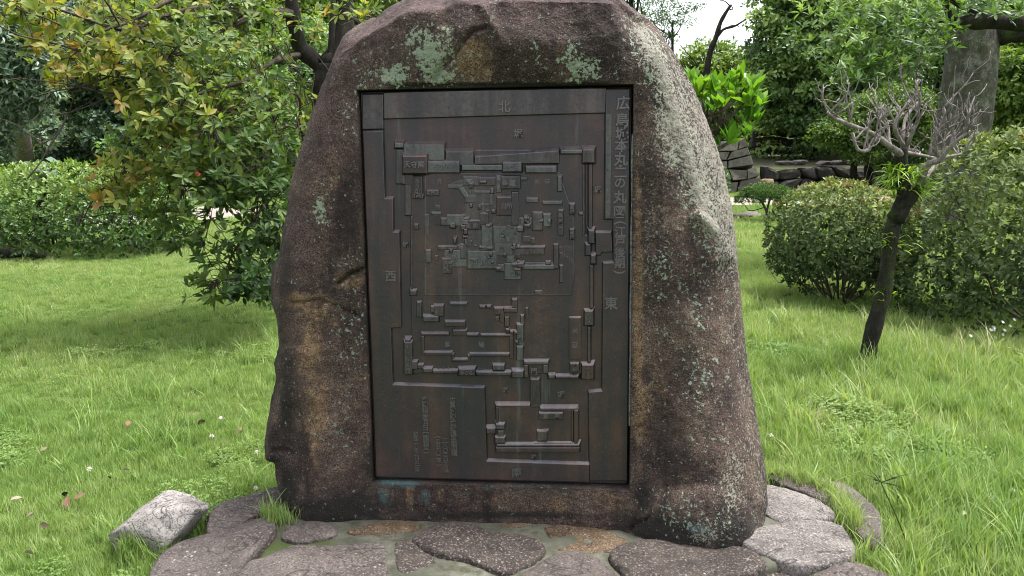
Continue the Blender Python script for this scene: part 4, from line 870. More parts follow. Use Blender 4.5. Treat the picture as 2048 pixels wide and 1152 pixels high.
# ---------------- clipped azalea bushes
def bush(name, label, c, r, n, size, mat, tint, rg, singles=300, k=6, stems=16, brown=0.0, zmin=-.3, group=None, gap=0.0, tmpl=LEAF_OVAL):
    base = np.array([c[0], c[1], GZ]); B = empty(name, base); tag(B, label, 'bush', group)
    P, N = dome_shoots(c, r, n, rg, 2.5, 0.0, zmin); P2, N2 = dome_shoots(c, np.asarray(r)*.86, int(n*.8), rg, 2.3, 0.35, zmin)
    P = np.concatenate([P, P2]); N = np.concatenate([N, N2])
    if gap: keep = (P[:, 2] > gap+0.10*fbm(P, 3, 2, 3)) | (rg.random(len(P)) < .18); P, N = P[keep], N[keep]
    keep = P[:, 2] > GZ+.05; P, N = P[keep], N[keep]
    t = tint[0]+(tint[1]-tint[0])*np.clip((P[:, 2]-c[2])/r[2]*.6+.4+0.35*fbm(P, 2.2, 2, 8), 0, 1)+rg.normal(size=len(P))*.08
    if brown: t = np.where((fbm(P, 2.6, 3, 44) > .18) & (P[:, 2] > c[2]+r[2]*.45) & (rg.random(len(P)) < brown), .97, np.clip(t, 0, .9))
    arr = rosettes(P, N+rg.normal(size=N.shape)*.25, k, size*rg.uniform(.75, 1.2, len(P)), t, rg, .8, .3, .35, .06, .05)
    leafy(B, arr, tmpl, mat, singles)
    out = []
    for i in range(stems):
        a = rg.uniform(0, 2*np.pi); s = base+np.array([math.cos(a)*r[0]*.35*rg.random(), math.sin(a)*r[1]*.35*rg.random(), -.03])
        e = np.array(c)+np.array([math.cos(a)*r[0]*.8, math.sin(a)*r[1]*.8, r[2]*rg.uniform(-.3, .75)])
        m_ = (s+e)/2+np.array([0, 0, -.08])+rg.normal(size=3)*.05
        out.append((spline([s, m_, e], 8), .013*rg.uniform(.6, 1.4), .004, 5))
        for _ in range(2):
            q = m_+(e-m_)*rg.random(); out.append((spline([q, q+rg.normal(size=3)*.1+(e-s)*.15, q+(e-s)*.3+rg.normal(size=3)*.16], 5), .005, .002, 4))
    limbs_mesh(B, out, BARK_BR, 'stems', 0)
    return B
rg = np.random.default_rng(5)
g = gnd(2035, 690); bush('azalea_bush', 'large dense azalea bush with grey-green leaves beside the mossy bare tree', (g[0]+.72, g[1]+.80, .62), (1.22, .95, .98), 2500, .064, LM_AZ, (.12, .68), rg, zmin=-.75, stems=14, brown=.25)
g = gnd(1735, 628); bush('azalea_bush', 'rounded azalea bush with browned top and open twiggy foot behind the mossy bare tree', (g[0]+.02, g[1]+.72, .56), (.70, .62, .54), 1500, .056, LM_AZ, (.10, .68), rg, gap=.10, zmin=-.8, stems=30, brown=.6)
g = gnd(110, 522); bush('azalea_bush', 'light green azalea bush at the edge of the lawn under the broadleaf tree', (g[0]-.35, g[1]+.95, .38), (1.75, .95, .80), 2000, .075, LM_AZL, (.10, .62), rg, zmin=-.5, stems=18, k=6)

# ---------------- shiny-leaved shrub behind the right shoulder of the monument
def shiny():
    rg = np.random.default_rng(9); b = at(1395, 500, 4.7); T = empty('shiny_leaved_shrub', (b[0], 4.7, GZ))
    tag(T, 'shrub with glossy bright green leaves peeping out behind the monument shoulder', 'shrub')
    st = []; tips = []; A = at
    for P in ([A(1385, 700, 4.7)*[1, 1, 0]+[0, 0, GZ], A(1385, 420, 4.7), A(1395, 310, 4.65), A(1430, 270, 4.6), A(1470, 225, 4.6), A(1500, 195, 4.55)], [A(1395, 310, 4.65), A(1410, 260, 4.7), A(1405, 200, 4.75), A(1400, 165, 4.8)],
              [A(1430, 270, 4.6), A(1445, 220, 4.5), A(1440, 180, 4.5)], [A(1410, 310, 4.65), A(1450, 290, 4.7), A(1480, 270, 4.75), A(1510, 255, 4.75)], [A(1440, 225, 4.5), A(1475, 195, 4.6), A(1490, 175, 4.6)]):
        st.append((spline(P, 12), .013, .004, 6))
    limbs_mesh(T, st, BARK_BR, 'stems', 0)
    Z = [(1408, 185, 4.7, 24, 14, 7), (1425, 200, 4.6, 30, 20, 12), (1455, 190, 4.55, 30, 22, 12), (1490, 180, 4.6, 26, 18, 11), (1510, 205, 4.65, 18, 16, 8), (1500, 240, 4.7, 24, 20, 9), (1470, 262, 4.7, 30, 20, 8), (1440, 285, 4.7, 24, 14, 7), (1425, 225, 4.8, 24, 24, 9), (1380, 165, 4.8, 12, 10, 4), (1475, 215, 4.8, 30, 30, 9), (1385, 380, 4.8, 26, 40, 14), (1365, 470, 4.85, 24, 40, 12), (1380, 560, 4.8, 30, 40, 12), (1360, 300, 4.9, 24, 40, 12)]
    pos = []; tn = []
    for x, y, d, rx, ry, n in Z:
        for _ in range(n): pos.append(A(x+rg.normal()*rx*.6, y+rg.normal()*ry*.6, d+rg.normal()*.12)); tn.append(rg.normal(.46+(.15 if y < 210 else 0), .12))
    pos = np.array(pos); arr = rosettes(pos, np.tile([0, -.25, 1.], (len(pos), 1))+rg.normal(size=pos.shape)*.35, 6, .102*rg.uniform(.75, 1.2, len(pos)), np.clip(tn, 0, 1), rg, .62, .6, .35, .10)
    leafy(T, arr, LEAF_OVAL, LM_SHINY, 300)
    # withered brown leaves inside
    p2 = np.array([A(1438+rg.normal()*20, 240+rg.normal()*16, 4.62+rg.normal()*.05) for _ in range(34)])
    a2 = rosettes(p2, rg.normal(size=p2.shape), 4, np.full(len(p2), .05), np.full(len(p2), .5), rg, .9)
    leafy(T, a2, LEAF_LONG, leaf_mat('leaf_withered', [(0, (.05, .04, .035)), (1, (.12, .095, .08))], .1, .8, .1), 0, 'withered_leaves')
shiny()

# ---------------- bare pruned tree with mossy trunk and ferns
def bare_tree():
    rg = np.random.default_rng(14); g = gnd(1738, 728); D = g[1]; T = empty('pruned_bare_tree', g)
    tag(T, 'leafless hard-pruned small tree with mossy black trunk and fern tufts', 'tree')
    A = lambda x, y, d=0: at(x, y, D+d)
    limbs_mesh(T, [(spline([A(1732, 745), A(1740, 690), A(1752, 640), A(1770, 565), A(1778, 500), A(1790, 440), A(1806, 400), A(1806, 360), A(1803, 320), A(1804, 300)], 26), .060, .041, 14),
                   (spline([A(1790, 440), A(1812, 405, -.03), A(1828, 388, -.05), A(1842, 372, -.05)], 8), .06, .03, 10)], BARK_MOSS, 'trunk', .2)
    main = [[A(1806, 312), A(1780, 293, -.1), A(1745, 268, -.2), A(1700, 250, -.3), A(1668, 236, -.35), A(1655, 225, -.4)], [A(1805, 315), A(1806, 270, .05), A(1812, 235, .1), A(1835, 205, .15)], [A(1808, 305), A(1826, 262, -.1), A(1836, 240, -.1), A(1834, 225, -.12)],
            [A(1800, 300), A(1818, 306, .1), A(1850, 312, .2), A(1885, 320, .25)], [A(1838, 378, -.05), A(1855, 330, -.1), A(1880, 320, -.15), A(1895, 300, -.2), A(1925, 272, -.25), A(1940, 262, -.25)], [A(1845, 362, -.05), A(1880, 322, .1), A(1905, 312, .1), A(1928, 308, .1)],
            [A(1750, 275, -.2), A(1735, 300, -.25), A(1715, 298, -.3), A(1705, 265, -.3)], [A(1795, 318), A(1780, 290, .2), A(1775, 250, .3), A(1765, 225, .3)], [A(1880, 320, -.1), A(1870, 290, -.1), A(1875, 260, -.1), A(1890, 248, -.1), A(1887, 215, -.1)], [A(1810, 300), A(1790, 250, -.1), A(1820, 200, -.1)]]
    for i, P in enumerate(main):
        out = [(spline(P, 14), .026 if i in (0, 4) else .016, .009, 8)]; Q = out[0][0]
        for j in range(11 if i in (0, 4) else 6):
            t = rg.integers(3, 14); d = nrm(np.array([rg.normal()*.6, rg.normal()*.5, .9]))
            grow(rg, Q[t], d, rg.uniform(.12, .30), .0072, 1, out, .25, 2, 5, .6)
        limbs_mesh(T, out, BARK_PALE, 'branch', .1, i*7)
    limbs_mesh(T, [(spline([A(1828, 215, .15), A(1832, 160, .2), A(1838, 110, .2)], 8), .006, .003, 4), (spline([A(1832, 160, .2), A(1846, 140, .2), A(1862, 128, .2)], 5), .003, .002, 4)], BARK_BR, 'sucker', 0)
    # fern tufts
    for (x, y, d, n, L, bias) in [(1794, 350, -.02, 60, .19, -1), (1790, 378, -.02, 40, .17, -1), (1822, 350, -.04, 45, .17, 1), (1832, 378, -.05, 50, .17, 1), (1806, 345, -.08, 8, .10, 0), (1772, 480, -.06, 14, .11, -1), (1806, 490, -.05, 12, .11, 1), (1765, 590, -.07, 6, .07, -1)]:
        V = []; F = []; tt = []; cnt = 0; c = A(x, y, d)
        for _ in range(n):
            a = nrm(np.array([bias*rg.uniform(.2, 1)+rg.normal()*.4, -.5+rg.normal()*.5, rg.uniform(.0, 1.1)])); l = L*rg.uniform(.6, 1.15); p = c+rg.normal(size=3)*.03
            side = nrm(np.cross(a, np.array([0, 0, 1.])+rg.normal(size=3)*.3)); m = 5; w = .0075
            for q in range(m+1):
                s_ = q/m; ctr = p+a*l*s_-np.array([0, 0, 1])*l*.5*s_*s_; ww = w*(1-s_)**.6*min(1, .4+s_*4)
                V += [ctr-side*ww, ctr+side*ww]
                if q: F.append([cnt+2*q-2, cnt+2*q-1, cnt+2*q+1, cnt+2*q])
            cnt += 2*(m+1); tt += [rg.random()]*(2*(m+1))
        o = link('fern_tuft', np_mesh('fern_tuft', np.array(V)-np.array(T.location), F, LM_FERN, True, {'tint': np.array(tt)}), T)
bare_tree()

# ---------------- big trunk with cut top
def big_tree():
    b = at(1905, 400, 16.0); T = empty('old_cut_tree', (b[0]-.05, 16.0, GZ)); tag(T, 'thick grey old tree trunk sawn off above with one heavy mossy limb', 'tree')
    A = lambda x, y, d=0: at(x, y, 16.0+d)
    P = spline([np.array([b[0]-.1, 16, GZ-.1]), A(1900, 400), A(1912, 330), A(1926, 250), A(1938, 170), A(1943, 110), A(1940, 80), A(1938, 62), A(1937, 53), A(1937, 50)], 40)
    mb = MB(); n = len(P); tt = np.linspace(0, 1, n)
    r = np.interp(tt, [0, .12, .3, .6, .8, .9, .96, .985, 1], [.72, .58, .50, .46, .46, .45, .38, .24, .03])
    mb.add(*tube(P-np.array(T.location), r, 36, True, .07, 3)); mb.build('trunk', BARK_BIG, T, True)
    limbs_mesh(T, [(spline([A(1960, 100), A(1985, 70, -.1), A(2015, 62, -.2), A(2060, 60, -.3), A(2140, 40, -.4), A(2240, -20, -.5)], 14), .26, .2, 14)], BARK_MOSS, 'limb', .15)
big_tree()

# ---------------- overhanging evergreen, top right
def overhang():
    rg = np.random.default_rng(3); D = 10.5; g = at(2330, 560, D); T = empty('overhanging_evergreen', (g[0], D, GZ)); tag(T, 'evergreen tree reaching a dark limb and glossy leaf rosettes across the old cut trunk', 'tree')
    A = lambda x, y, d=0: at(x, y, D+d)
    limbs_mesh(T, [(spline([np.array([g[0], D, GZ-.1]), A(2330, 350), A(2310, 150), A(2280, 40), A(2270, -120)], 16), .22, .15, 12)], BARK_DK, 'trunk', .15)
    limbs_mesh(T, [(spline([A(2300, 90), A(2180, 50), A(2060, 46), A(1970, 42), A(1905, 48)], 16), .14, .085, 10), (spline([A(1990, 44), A(1940, 20), A(1880, -20), A(1840, -90)], 10), .05, .03, 8),
                   (spline([A(1905, 46), A(1895, 20), A(1880, -30)], 6), .05, .03, 8)], BARK_DK, 'branch', .15)
    lim = [[A(1905, 48), A(1860, 40), A(1810, 30), A(1770, 25), A(1720, 30)], [A(1890, 0), A(1800, -20), A(1700, 0), A(1660, 40), A(1650, 100)], [A(1810, 30), A(1780, 70), A(1760, 65), A(1700, 75)], [A(1860, 40), A(1830, 90), A(1800, 130), A(1770, 150)], [A(1720, 30), A(1690, 90), A(1670, 140), A(1665, 170)], [A(2060, 46), A(2010, 0), A(1980, -40)]]
    limbs_mesh(T, [(spline(P, 12), .018, .004, 5) for P in lim], BARK_DK, 'twigs', 0)
    Z = [(1690, 30, 70, 50, 90), (1760, 40, 70, 50, 100), (1840, 30, 60, 50, 80), (1700, 100, 50, 40, 80), (1770, 105, 60, 36, 90), (1830, 90, 50, 34, 60), (1680, 145, 30, 28, 36), (1740, 140, 50, 24, 40), (1800, 130, 36, 24, 32), (1890, 40, 40, 40, 26), (1960, 10, 60, 24, 40), (2030, 20, 40, 26, 30), (1860, 90, 20, 20, 16), (1830, 125, 16, 14, 12), (1900, -20, 120, 30, 60), (1690, -20, 70, 30, 50)]
    pos = []; tn = []
    for x, y, rx, ry, n in Z:
        for _ in range(int(n*1.2)):
            q = rg.normal(size=3); pos.append(A(x+q[0]*rx*.6, y+q[1]*ry*.6, q[2]*.45)); tn.append(.30+.25*(q[1] < -.3)+(.25 if x < 1720 else 0)+rg.normal()*.1)
    pos = np.array(pos); arr = rosettes(pos, np.tile([0, -.3, .8], (len(pos), 1))+rg.normal(size=pos.shape)*.35, 7, .12*rg.uniform(.75, 1.15, len(pos)), np.clip(tn, 0, 1), rg, .85, .25, .35, .08, .1)
    leafy(T, arr, LEAF_LONG, LM_BG, 300)
overhang()

# ---------------- background trees
def bg_tree(name, label, foot, ells, mat, m, per, size, seed, tint=(.2, .8), bark=BARK_DK, tr=.2, tmpl=LEAF_Q, top=None, rs=(.18, .3), group=None, flat=.65, branches=6):
    rg = np.random.default_rng(seed); T = empty(name, (foot[0], foot[1], GZ)); tag(T, label, 'tree', group)
    c0 = np.asarray(ells[0][0], float); f = np.array([foot[0], foot[1], GZ-.1]); out = [(spline([f, f*.5+c0*.5+[.1, 0, 0], c0], 12), tr, tr*.45, 10)]
    for e in ells:
        for _ in range(max(2, branches//len(ells))):
            s = f+(c0-f)*rg.uniform(.45, .95); e2 = np.asarray(e[0])+nrm(rg.normal(size=3))*np.asarray(e[1])*.7; out.append((spline([s, (s+e2)/2+rg.normal(size=3)*.25, e2], 8), tr*.35, tr*.06, 6))
    limbs_mesh(T, out, bark, 'trunk', .12, seed)
    pos, ax, nv, s, ti = crown_leaves(ells, m, per, size, rg, rs, tint, flat)
    k = pos[:, 2] > GZ+.2
    leafy(T, (pos[k], ax[k], nv[k], s[k], ti[k]), tmpl, mat, 0, 'crown')
    return T
A = at
bg_tree('evergreen_tree', 'big dark broadleaf evergreen towering over the ruined stone wall', A(1620, 380, 30), [(A(1625, 130, 30.5), (2.7, 2.5, 3.4)), (A(1620, 10, 31), (1.75, 1.8, 2.4)), (A(1680, 40, 31), (3.2, 3, 3)), (A(1555, 180, 30), (1.4, 1.4, 1.4)), (A(1665, 225, 30), (1.9, 1.8, 1.1))], LM_BG, 260, 125, .185, 1, (.1, 1.0), tr=.35, rs=(.12, .30), flat=.55)
bg_tree('evergreen_tree', 'dark evergreen filling the gap behind the old cut trunk', A(1840, 370, 35), [(A(1840, 180, 35), (4.6, 3, 4.2)), (A(1780, 270, 33), (2.6, 2, 1.7)), (A(1880, 60, 36), (4, 3, 3))], LM_BG, 190, 120, .20, 2, (.05, .6), tr=.35)
bg_tree('broadleaf_tree', 'light green layered tree to the right of the old cut trunk', A(2110, 380, 22), [(A(2060, 170, 22), (1.9, 1.8, 1.5)), (A(2010, 250, 21.7), (1.0, 1, .9)), (A(2050, 320, 21.5), (1.2, 1, .7)), (A(2120, 60, 22.5), (1.8, 1.8, 1.2)), (A(2000, 120, 22.2), (.8, .8, .6))], LM_BGL, 190, 110, .135, 3, (.15, .8), tr=.25, rs=(.2, .32), flat=.5)
bg_tree('broadleaf_tree', 'yellow-green tree beneath the white sky right of the monument', A(1430, 330, 42), [(A(1420, 180, 42), (2.6, 2, 2.2)), (A(1375, 205, 43), (2.0, 1.8, 2.0)), (A(1475, 165, 43), (1.7, 1.7, 1.4)), (A(1440, 260, 41), (3.0, 2, 2))], LM_BGL, 160, 80, .21, 4, (.2, .9), tr=.22)
bg_tree('tall_thin_tree', 'thin tree with sparse feathery sprays against the white sky', A(1335, 330, 36), [(A(1345, 40, 36), (1.0, .8, .35)), (A(1320, 10, 36), (1.0, .8, .3)), (A(1375, 15, 36), (.7, .6, .25)), (A(1330, 75, 36), (.7, .6, .25)), (A(1300, 40, 35.5), (.8, .6, .5))], LM_CON, 44, 14, .13, 5, (.2, .8), tr=.10, tmpl=LEAF_QL, rs=(.25, .5), flat=.35, branches=8)
bg_tree('conifer_tree', 'dark conifer tip just above the shoulder of the monument', A(1255, 330, 22), [(A(1262, -6, 22), (.42, .4, .38)), (A(1225, -60, 22), (.9, .8, .8))], LM_CON, 60, 80, .10, 6, (.1, .8), tr=.14, tmpl=LEAF_QL, rs=(.2, .4))
bg_tree('maple_tree', 'small airy light green maple in front of the ruined stone wall', gnd(1702, 386), [(A(1700, 270, 24), (1.1, .9, .55)), (A(1745, 230, 24.2), (1.0, .9, .6)), (A(1655, 265, 24), (.6, .6, .35)), (A(1790, 210, 24.5), (1.1, .9, .7)), (A(1830, 260, 24.5), (.9, .8, .7)), (A(1720, 310, 23.8), (.6, .6, .25))], LM_BGL, 120, 30, .105, 7, (.0, .5), tr=.13, rs=(.16, .34), flat=.3)
bg_tree('understorey_tree', 'slender dark tree with two leaning stems at the end of the low wall', gnd(1735, 386), [(A(1726, 250, 25), (.8, .7, .8)), (A(1790, 330, 25), (.9, .8, .5)), (A(1820, 360, 24), (.7, .7, .4))], LM_BG, 60, 70, .12, 8, (.1, .7), tr=.16)
# left side
bg_tree('drooping_leaf_tree', 'blue-green tree with hanging leaves and flaking pale trunk', gnd(42, 400), [(A(25, 110, 15), (.9, .8, .9)), (A(90, 180, 15), (.45, .5, .6)), (A(-40, 200, 15), (1, .9, 1.1)), (A(-30, 290, 14.6), (.45, .5, .4)), (A(100, 275, 14.6), (.28, .3, .3)), (A(60, 50, 15.3), (.8, .7, .5))], LM_BLUE, 120, 60, .135, 9, (.2, .9), bark=BARK_PALE, tr=.27, tmpl=LEAF_QL, flat=.9)
bg_tree('dark_evergreen', 'deep shaded evergreen behind the light green azalea bush', A(215, 380, 20), [(A(215, 150, 20.5), (1.6, 1.4, 1.5)), (A(150, 90, 21), (1.3, 1.2, 1.0)), (A(240, 270, 19.5), (1.0, .9, .6)), (A(300, 220, 20.5), (1.3, 1.2, 1.2)), (A(190, 320, 20.5), (1.2, 1, .4))], LM_DK, 150, 90, .13, 10, (.1, .95), tr=.25)
bg_tree('dark_evergreen', 'shaded evergreen seen through the broadleaf tree left of the monument', A(430, 390, 24), [(A(420, 200, 24), (2.0, 1.6, 1.9)), (A(540, 240, 25), (1.9, 1.6, 1.7)), (A(330, 330, 23), (1.1, 1, .6)), (A(620, 180, 26), (1.8, 1.5, 2))], LM_BG, 150, 90, .15, 11, (.15, .85), tr=.25)
bg_tree('broadleaf_tree', 'sunlit yellow-green tree far behind the forked mossy trunk', A(560, 360, 32), [(A(520, 30, 32), (3.2, 2.4, 2.2)), (A(650, 60, 33), (3, 2.4, 2.4)), (A(300, -20, 32), (3.6, 2.4, 1.6)), (A(760, 20, 33), (2.4, 2, 2)), (A(620, 260, 30), (2.2, 1.6, 1.8))], LM_BGL, 170, 80, .19, 12, (.15, .9), tr=.3)

# dead branch standing against the sky
def dead_tree():
    rg = np.random.default_rng(4); g = A(1408, 330, 31); T = empty('dead_snag', (g[0], 31, GZ)); tag(T, 'bare black dead tree with forked crooked top against the white sky', 'tree')
    B = lambda x, y: at(x, y, 31)
    main = spline([np.array([g[0], 31, GZ]), B(1408, 240), B(1412, 160), B(1420, 105), B(1432, 75), B(1441, 45), B(1455, 20), B(1462, 10)], 26)
    out = [(main, .16, .045, 8), (spline([B(1432, 75), B(1448, 58), B(1470, 52), B(1492, 38)], 8), .07, .03, 6), (spline([B(1455, 56), B(1466, 50), B(1478, 53)], 4), .03, .015, 5), (spline([B(1460, 12), B(1450, 2), B(1440, 1)], 4), .03, .01, 5), (spline([B(1459, 18), B(1466, 20), B(1462, 8)], 4), .03, .012, 5), (spline([B(1412, 165), B(1395, 130), B(1360, 90)], 6), .05, .01, 5), (spline([B(1410, 200), B(1440, 160), B(1470, 128)], 6), .07, .03, 5)]
    limbs_mesh(T, out, BARK_DK, 'trunk', .12)
dead_tree()

# far woodland that closes the view
def woodland():
    rg = np.random.default_rng(77); ells = []
    for x in np.arange(-78, 79, 3.4):
        d = 50+rg.uniform(-3, 5); h = rg.uniform(3.0, 4.6)
        sky_gap = 7 < x*42/d < 17
        ells.append((np.array([x+rg.uniform(-1, 1), d, h*.55]), (3.0, 2.2, h*.75)))
        if not sky_gap: ells.append((np.array([x+rg.uniform(-1, 1), d+2, h+rg.uniform(2, 4)]), (3.0, 2.2, 3.4)))
    pos, ax, nv, s, ti = crown_leaves(ells, 40, 56, .36, rg, (.2, .34), (.05, .6))
    V, F, t = leaf_arrays(pos, ax, nv, s, ti, LEAF_Q)
    o = link('woodland', np_mesh('woodland', V, F, LM_BG, True, {'tint': t})); tag(o, 'far-off belt of dark green woodland closing the view behind the park', 'woodland', None, 'stuff')
woodland()
# ================================================================ ruined castle wall, kerb stones, small shrubs
WALLD = slab_mat('wall_stone_dark', [(0.022, 0.021, 0.022), (0.055, 0.052, 0.052), (0.105, 0.10, 0.098)], 0.25)
WALLP = slab_mat('wall_stone_pale', [(0.07, 0.072, 0.055), (0.165, 0.165, 0.14), (0.28, 0.275, 0.245)], 0.4, 0.35)
EARTH = slab_mat('mossy_earth', [(0.03, 0.035, 0.014), (0.07, 0.085, 0.03), (0.12, 0.13, 0.05)], 0.1)
def wall_course(parent, origin, ux, uz, W, H, nx, nz, mat, rg, depth=.35, gap=.018, skew=.28, top_jag=.0):
    """irregular fitted stones: jittered cells, each its own tapered block; ux along the wall, uz up its face"""
    nrmv = nrm(np.cross(ux, uz)); base = np.array(parent.location)
    gx = np.linspace(0, W, nx+1); gz = np.linspace(0, H, nz+1)
    jx = rg.normal(size=(nx+1, nz+1))*W/nx*skew*.5; jz = rg.normal(size=(nx+1, nz+1))*H/nz*skew*.5
    jx[0] = jx[-1] = 0; jz[:, 0] = 0
    off = np.where(np.arange(nz+1) % 2, W/nx*.3, 0)
    for i in range(nx):
        for j in range(nz):
            if top_jag and j == nz-1 and rg.random() < top_jag: continue
            C = np.array([[gx[a]+jx[a, b]+(off[b] if 0 < a < nx else 0), gz[b]+jz[a, b]] for a, b in ((i, j), (i+1, j), (i+1, j+1), (i, j+1))])
            # cut corners -> 8-gon
            poly = []
            for k in range(4):
                p, q, r = C[k-1], C[k], C[(k+1) % 4]; c = rg.uniform(.08, .26); poly += [q+(p-q)*c, q+(r-q)*c]
            poly = np.array(poly); m = poly.mean(0); poly = m+(poly-m)*(1-gap*2/min(W/nx, H/nz))
            bul = rg.uniform(.03, .09); ti = rg.uniform(-.05, .05)
            V = []; 
            for s_, dz in ((1.0, -depth), (1.0, -.02), (.90, bul*.6), (.55, bul)):
                q = m+(poly-m)*s_; V += [origin+ux*a+uz*b_+nrmv*(dz+ti*.5+(rg.normal()*.008 if dz > 0 else 0)) for a, b_ in q]
            F = [[k*8+a, k*8+(a+1) % 8, (k+1)*8+(a+1) % 8, (k+1)*8+a] for k in range(3) for a in range(8)]+[list(range(24, 32))]
            link('stone', np_mesh('stone', np.array(V)-base, F, mat, False), parent)
rgw = np.random.default_rng(8)
X3, Z3 = np.array([1., 0, 0]), np.array([0, 0, 1.])
o = at(1525, 378, 26.0); o[2] = GZ-.02; e = at(1860, 378, 26.6)
Wl = empty('low_stone_wall', (o[0]+2.5, 26.3, GZ)); tag(Wl, 'low dark dry stone terrace wall of rounded blocks at the far edge of the lawn', 'wall')
wall_course(Wl, o, nrm(np.array([e[0]-o[0], .6, 0])), Z3, e[0]-o[0], .80, 10, 2, WALLD, rgw)
wall_course(Wl, o+np.array([.5, .08, .83]), nrm(np.array([e[0]-o[0], .6, 0])), Z3, (e[0]-o[0])*.62, .16, 8, 1, WALLD, rgw, gap=.01, top_jag=.2)
V = np.array([o+[-2, .15, .70], o+[8.2, .95, .72], o+[8.2, 5.6, 1.05], o+[-2, 5.6, 1.05]])
t_ = link('terrace', np_mesh('terrace', V, [[0, 1, 2, 3]], EARTH)); t_['kind'] = 'structure'
o2 = at(1500, 320, 31.0); o2[2] = 1.0; e2 = at(1730, 320, 31.0)
Wu = empty('upper_stone_wall', (o2[0]+2, 31, 1.0)); tag(Wu, 'upper dark ruined stone wall shaded under the big evergreen', 'wall')
wall_course(Wu, o2, X3, Z3, e2[0]-o2[0], 1.25, 9, 4, WALLD, rgw, top_jag=.45, skew=.4)
wall_course(Wu, o2+np.array([0, .3, 1.27]), X3, Z3, 2.2, .9, 4, 3, WALLD, rgw, top_jag=.4, skew=.4)
# battered corner of the keep base, pale stones
Wc = empty('castle_wall_corner', at(1490, 400, 24.8)*[1, 1, 0]+[0, 0, GZ]); tag(Wc, 'sloping corner of an old castle wall built of large pale squared stones', 'wall')
cb = np.array(Wc.location)
def corner_block(q, mat, d=1.0):
    """four face corners in photo pixels; real depth behind"""
    P = np.array([at(x, y, 24.8-.002*(400-y)+.004*(400-y)) for x, y in q]); m = P.mean(0); n_ = np.array([0, -1., .25]); n_ /= np.linalg.norm(n_)
    bm_ = [m+(P-m)*.985-n_*d, m+(P-m)*.985, m+(P-m)*.93+n_*.05]
    V = np.vstack(bm_); V += 0.05*np.stack([vnoise(V*3.1, s) for s in (1, 2, 3)], -1)
    F = [[k*4+a, k*4+(a+1) % 4, (k+1)*4+(a+1) % 4, (k+1)*4+a] for k in range(2) for a in range(4)]+[[8, 9, 10, 11]]
    link('stone', np_mesh('stone', V-cb, [f[::-1] for f in F], mat), Wc)
for q, m_ in [([(1476, 300), (1496, 294), (1490, 276), (1480, 282)], WALLP), ([(1454, 318), (1501, 310), (1496, 296), (1460, 304)], WALLP), ([(1456, 338), (1509, 330), (1502, 312), (1456, 320)], WALLP), ([(1494, 358), (1519, 351), (1513, 333), (1493, 338)], WALLP), ([(1464, 362), (1493, 358), (1492, 339), (1458, 340)], WALLP),
              ([(1476, 382), (1526, 380), (1521, 353), (1480, 362)], SLATE), ([(1430, 364), (1462, 362), (1457, 340), (1428, 342)], WALLP), ([(1420, 386), (1475, 384), (1477, 364), (1420, 366)], WALLP), ([(1420, 340), (1455, 338), (1454, 320), (1418, 322)], WALLP), ([(1410, 318), (1453, 318), (1458, 304), (1410, 304)], WALLP), ([(1408, 302), (1474, 302), (1478, 284), (1408, 286)], WALLP)]:
    corner_block(q, m_)
core = np.array([at(x, y, 25.6) for x, y in [(1405, 392), (1522, 392), (1488, 282), (1405, 290)]]); core = np.vstack([core, core+[0, 2.0, 0]])
link('core', np_mesh('core', core-cb, [[3, 2, 1, 0], [4, 5, 6, 7], [0, 1, 5, 4], [1, 2, 6, 5], [2, 3, 7, 6], [3, 0, 4, 7]], WALLD), Wc)
IV = dome_shoots(at(1432, 372, 24.3), (.42, .25, .62), 160, np.random.default_rng(1), 2.2, .3, -.6)
ivy = empty('ivy', np.array([at(1432, 372, 24.3)[0], 24.3, GZ])); tag(ivy, 'dark ivy climbing the foot of the pale castle wall corner', 'ivy')
leafy(ivy, rosettes(IV[0], IV[1], 6, np.full(len(IV[0]), .10), np.full(len(IV[0]), .3), np.random.default_rng(2)), LEAF_Q, LM_BG, 0)
st = boulder('tree_stump', at(1534, 374, 23.5), (.36, .34, .52), slab_mat('stump_wood', [(0.16, 0.10, 0.06), (0.32, 0.23, 0.15), (0.45, 0.36, 0.26)], .1), 3, 0, 6, 3, .02, sharp=16)
tag(st, 'short pale brown tree stump in front of the pale castle wall corner', 'stump')
for i, (x, y, w, h, m_) in enumerate([(1480, 434, .42, .16, SLATE), (1506, 431, .36, .15, PALE), (1538, 433, .30, .13, WALLD), (1568, 433, .34, .16, SLATE), (1600, 432, .52, .17, PALE), (1640, 430, .36, .14, SLATE), (1668, 428, .4, .14, SLATE)]):
    g = gnd(x, y+4); b = boulder('kerb_stone', (g[0], g[1], GZ+h*.25), (w*1.25, .3, h*1.2), m_, 40+i, .1*i, 8, 3, .03); tag(b, {SLATE: 'rough mid-grey kerb stone in the row edging the far lawn', PALE: 'pale whitish kerb stone in the row edging the far lawn', WALLD: 'single blackish kerb stone in the row edging the far lawn'}[m_], 'kerb stone', 'kerb stones edging the far lawn')
for i, (x, y, w) in enumerate([(1662, 386, 1.0), (1690, 389, .8), (1640, 384, .4)]):
    g = gnd(x, y); b = boulder('flat_stone', (g[0], g[1], GZ+.06), (w*.9, .5, .18), PALE, 60+i, 0, 7, 3, .02); tag(b, 'flat pale stone slab lying near the foot of the low dark wall', 'stone', 'flat slabs near the low wall')
b = boulder('fallen_stone', gnd(1560, 380)+[0, 0, .18], (.75, .4, .42), WALLD, 71, 0, 8, 3, .03); tag(b, 'squarish dark stone leaning against the low wall next to the stump', 'stone')

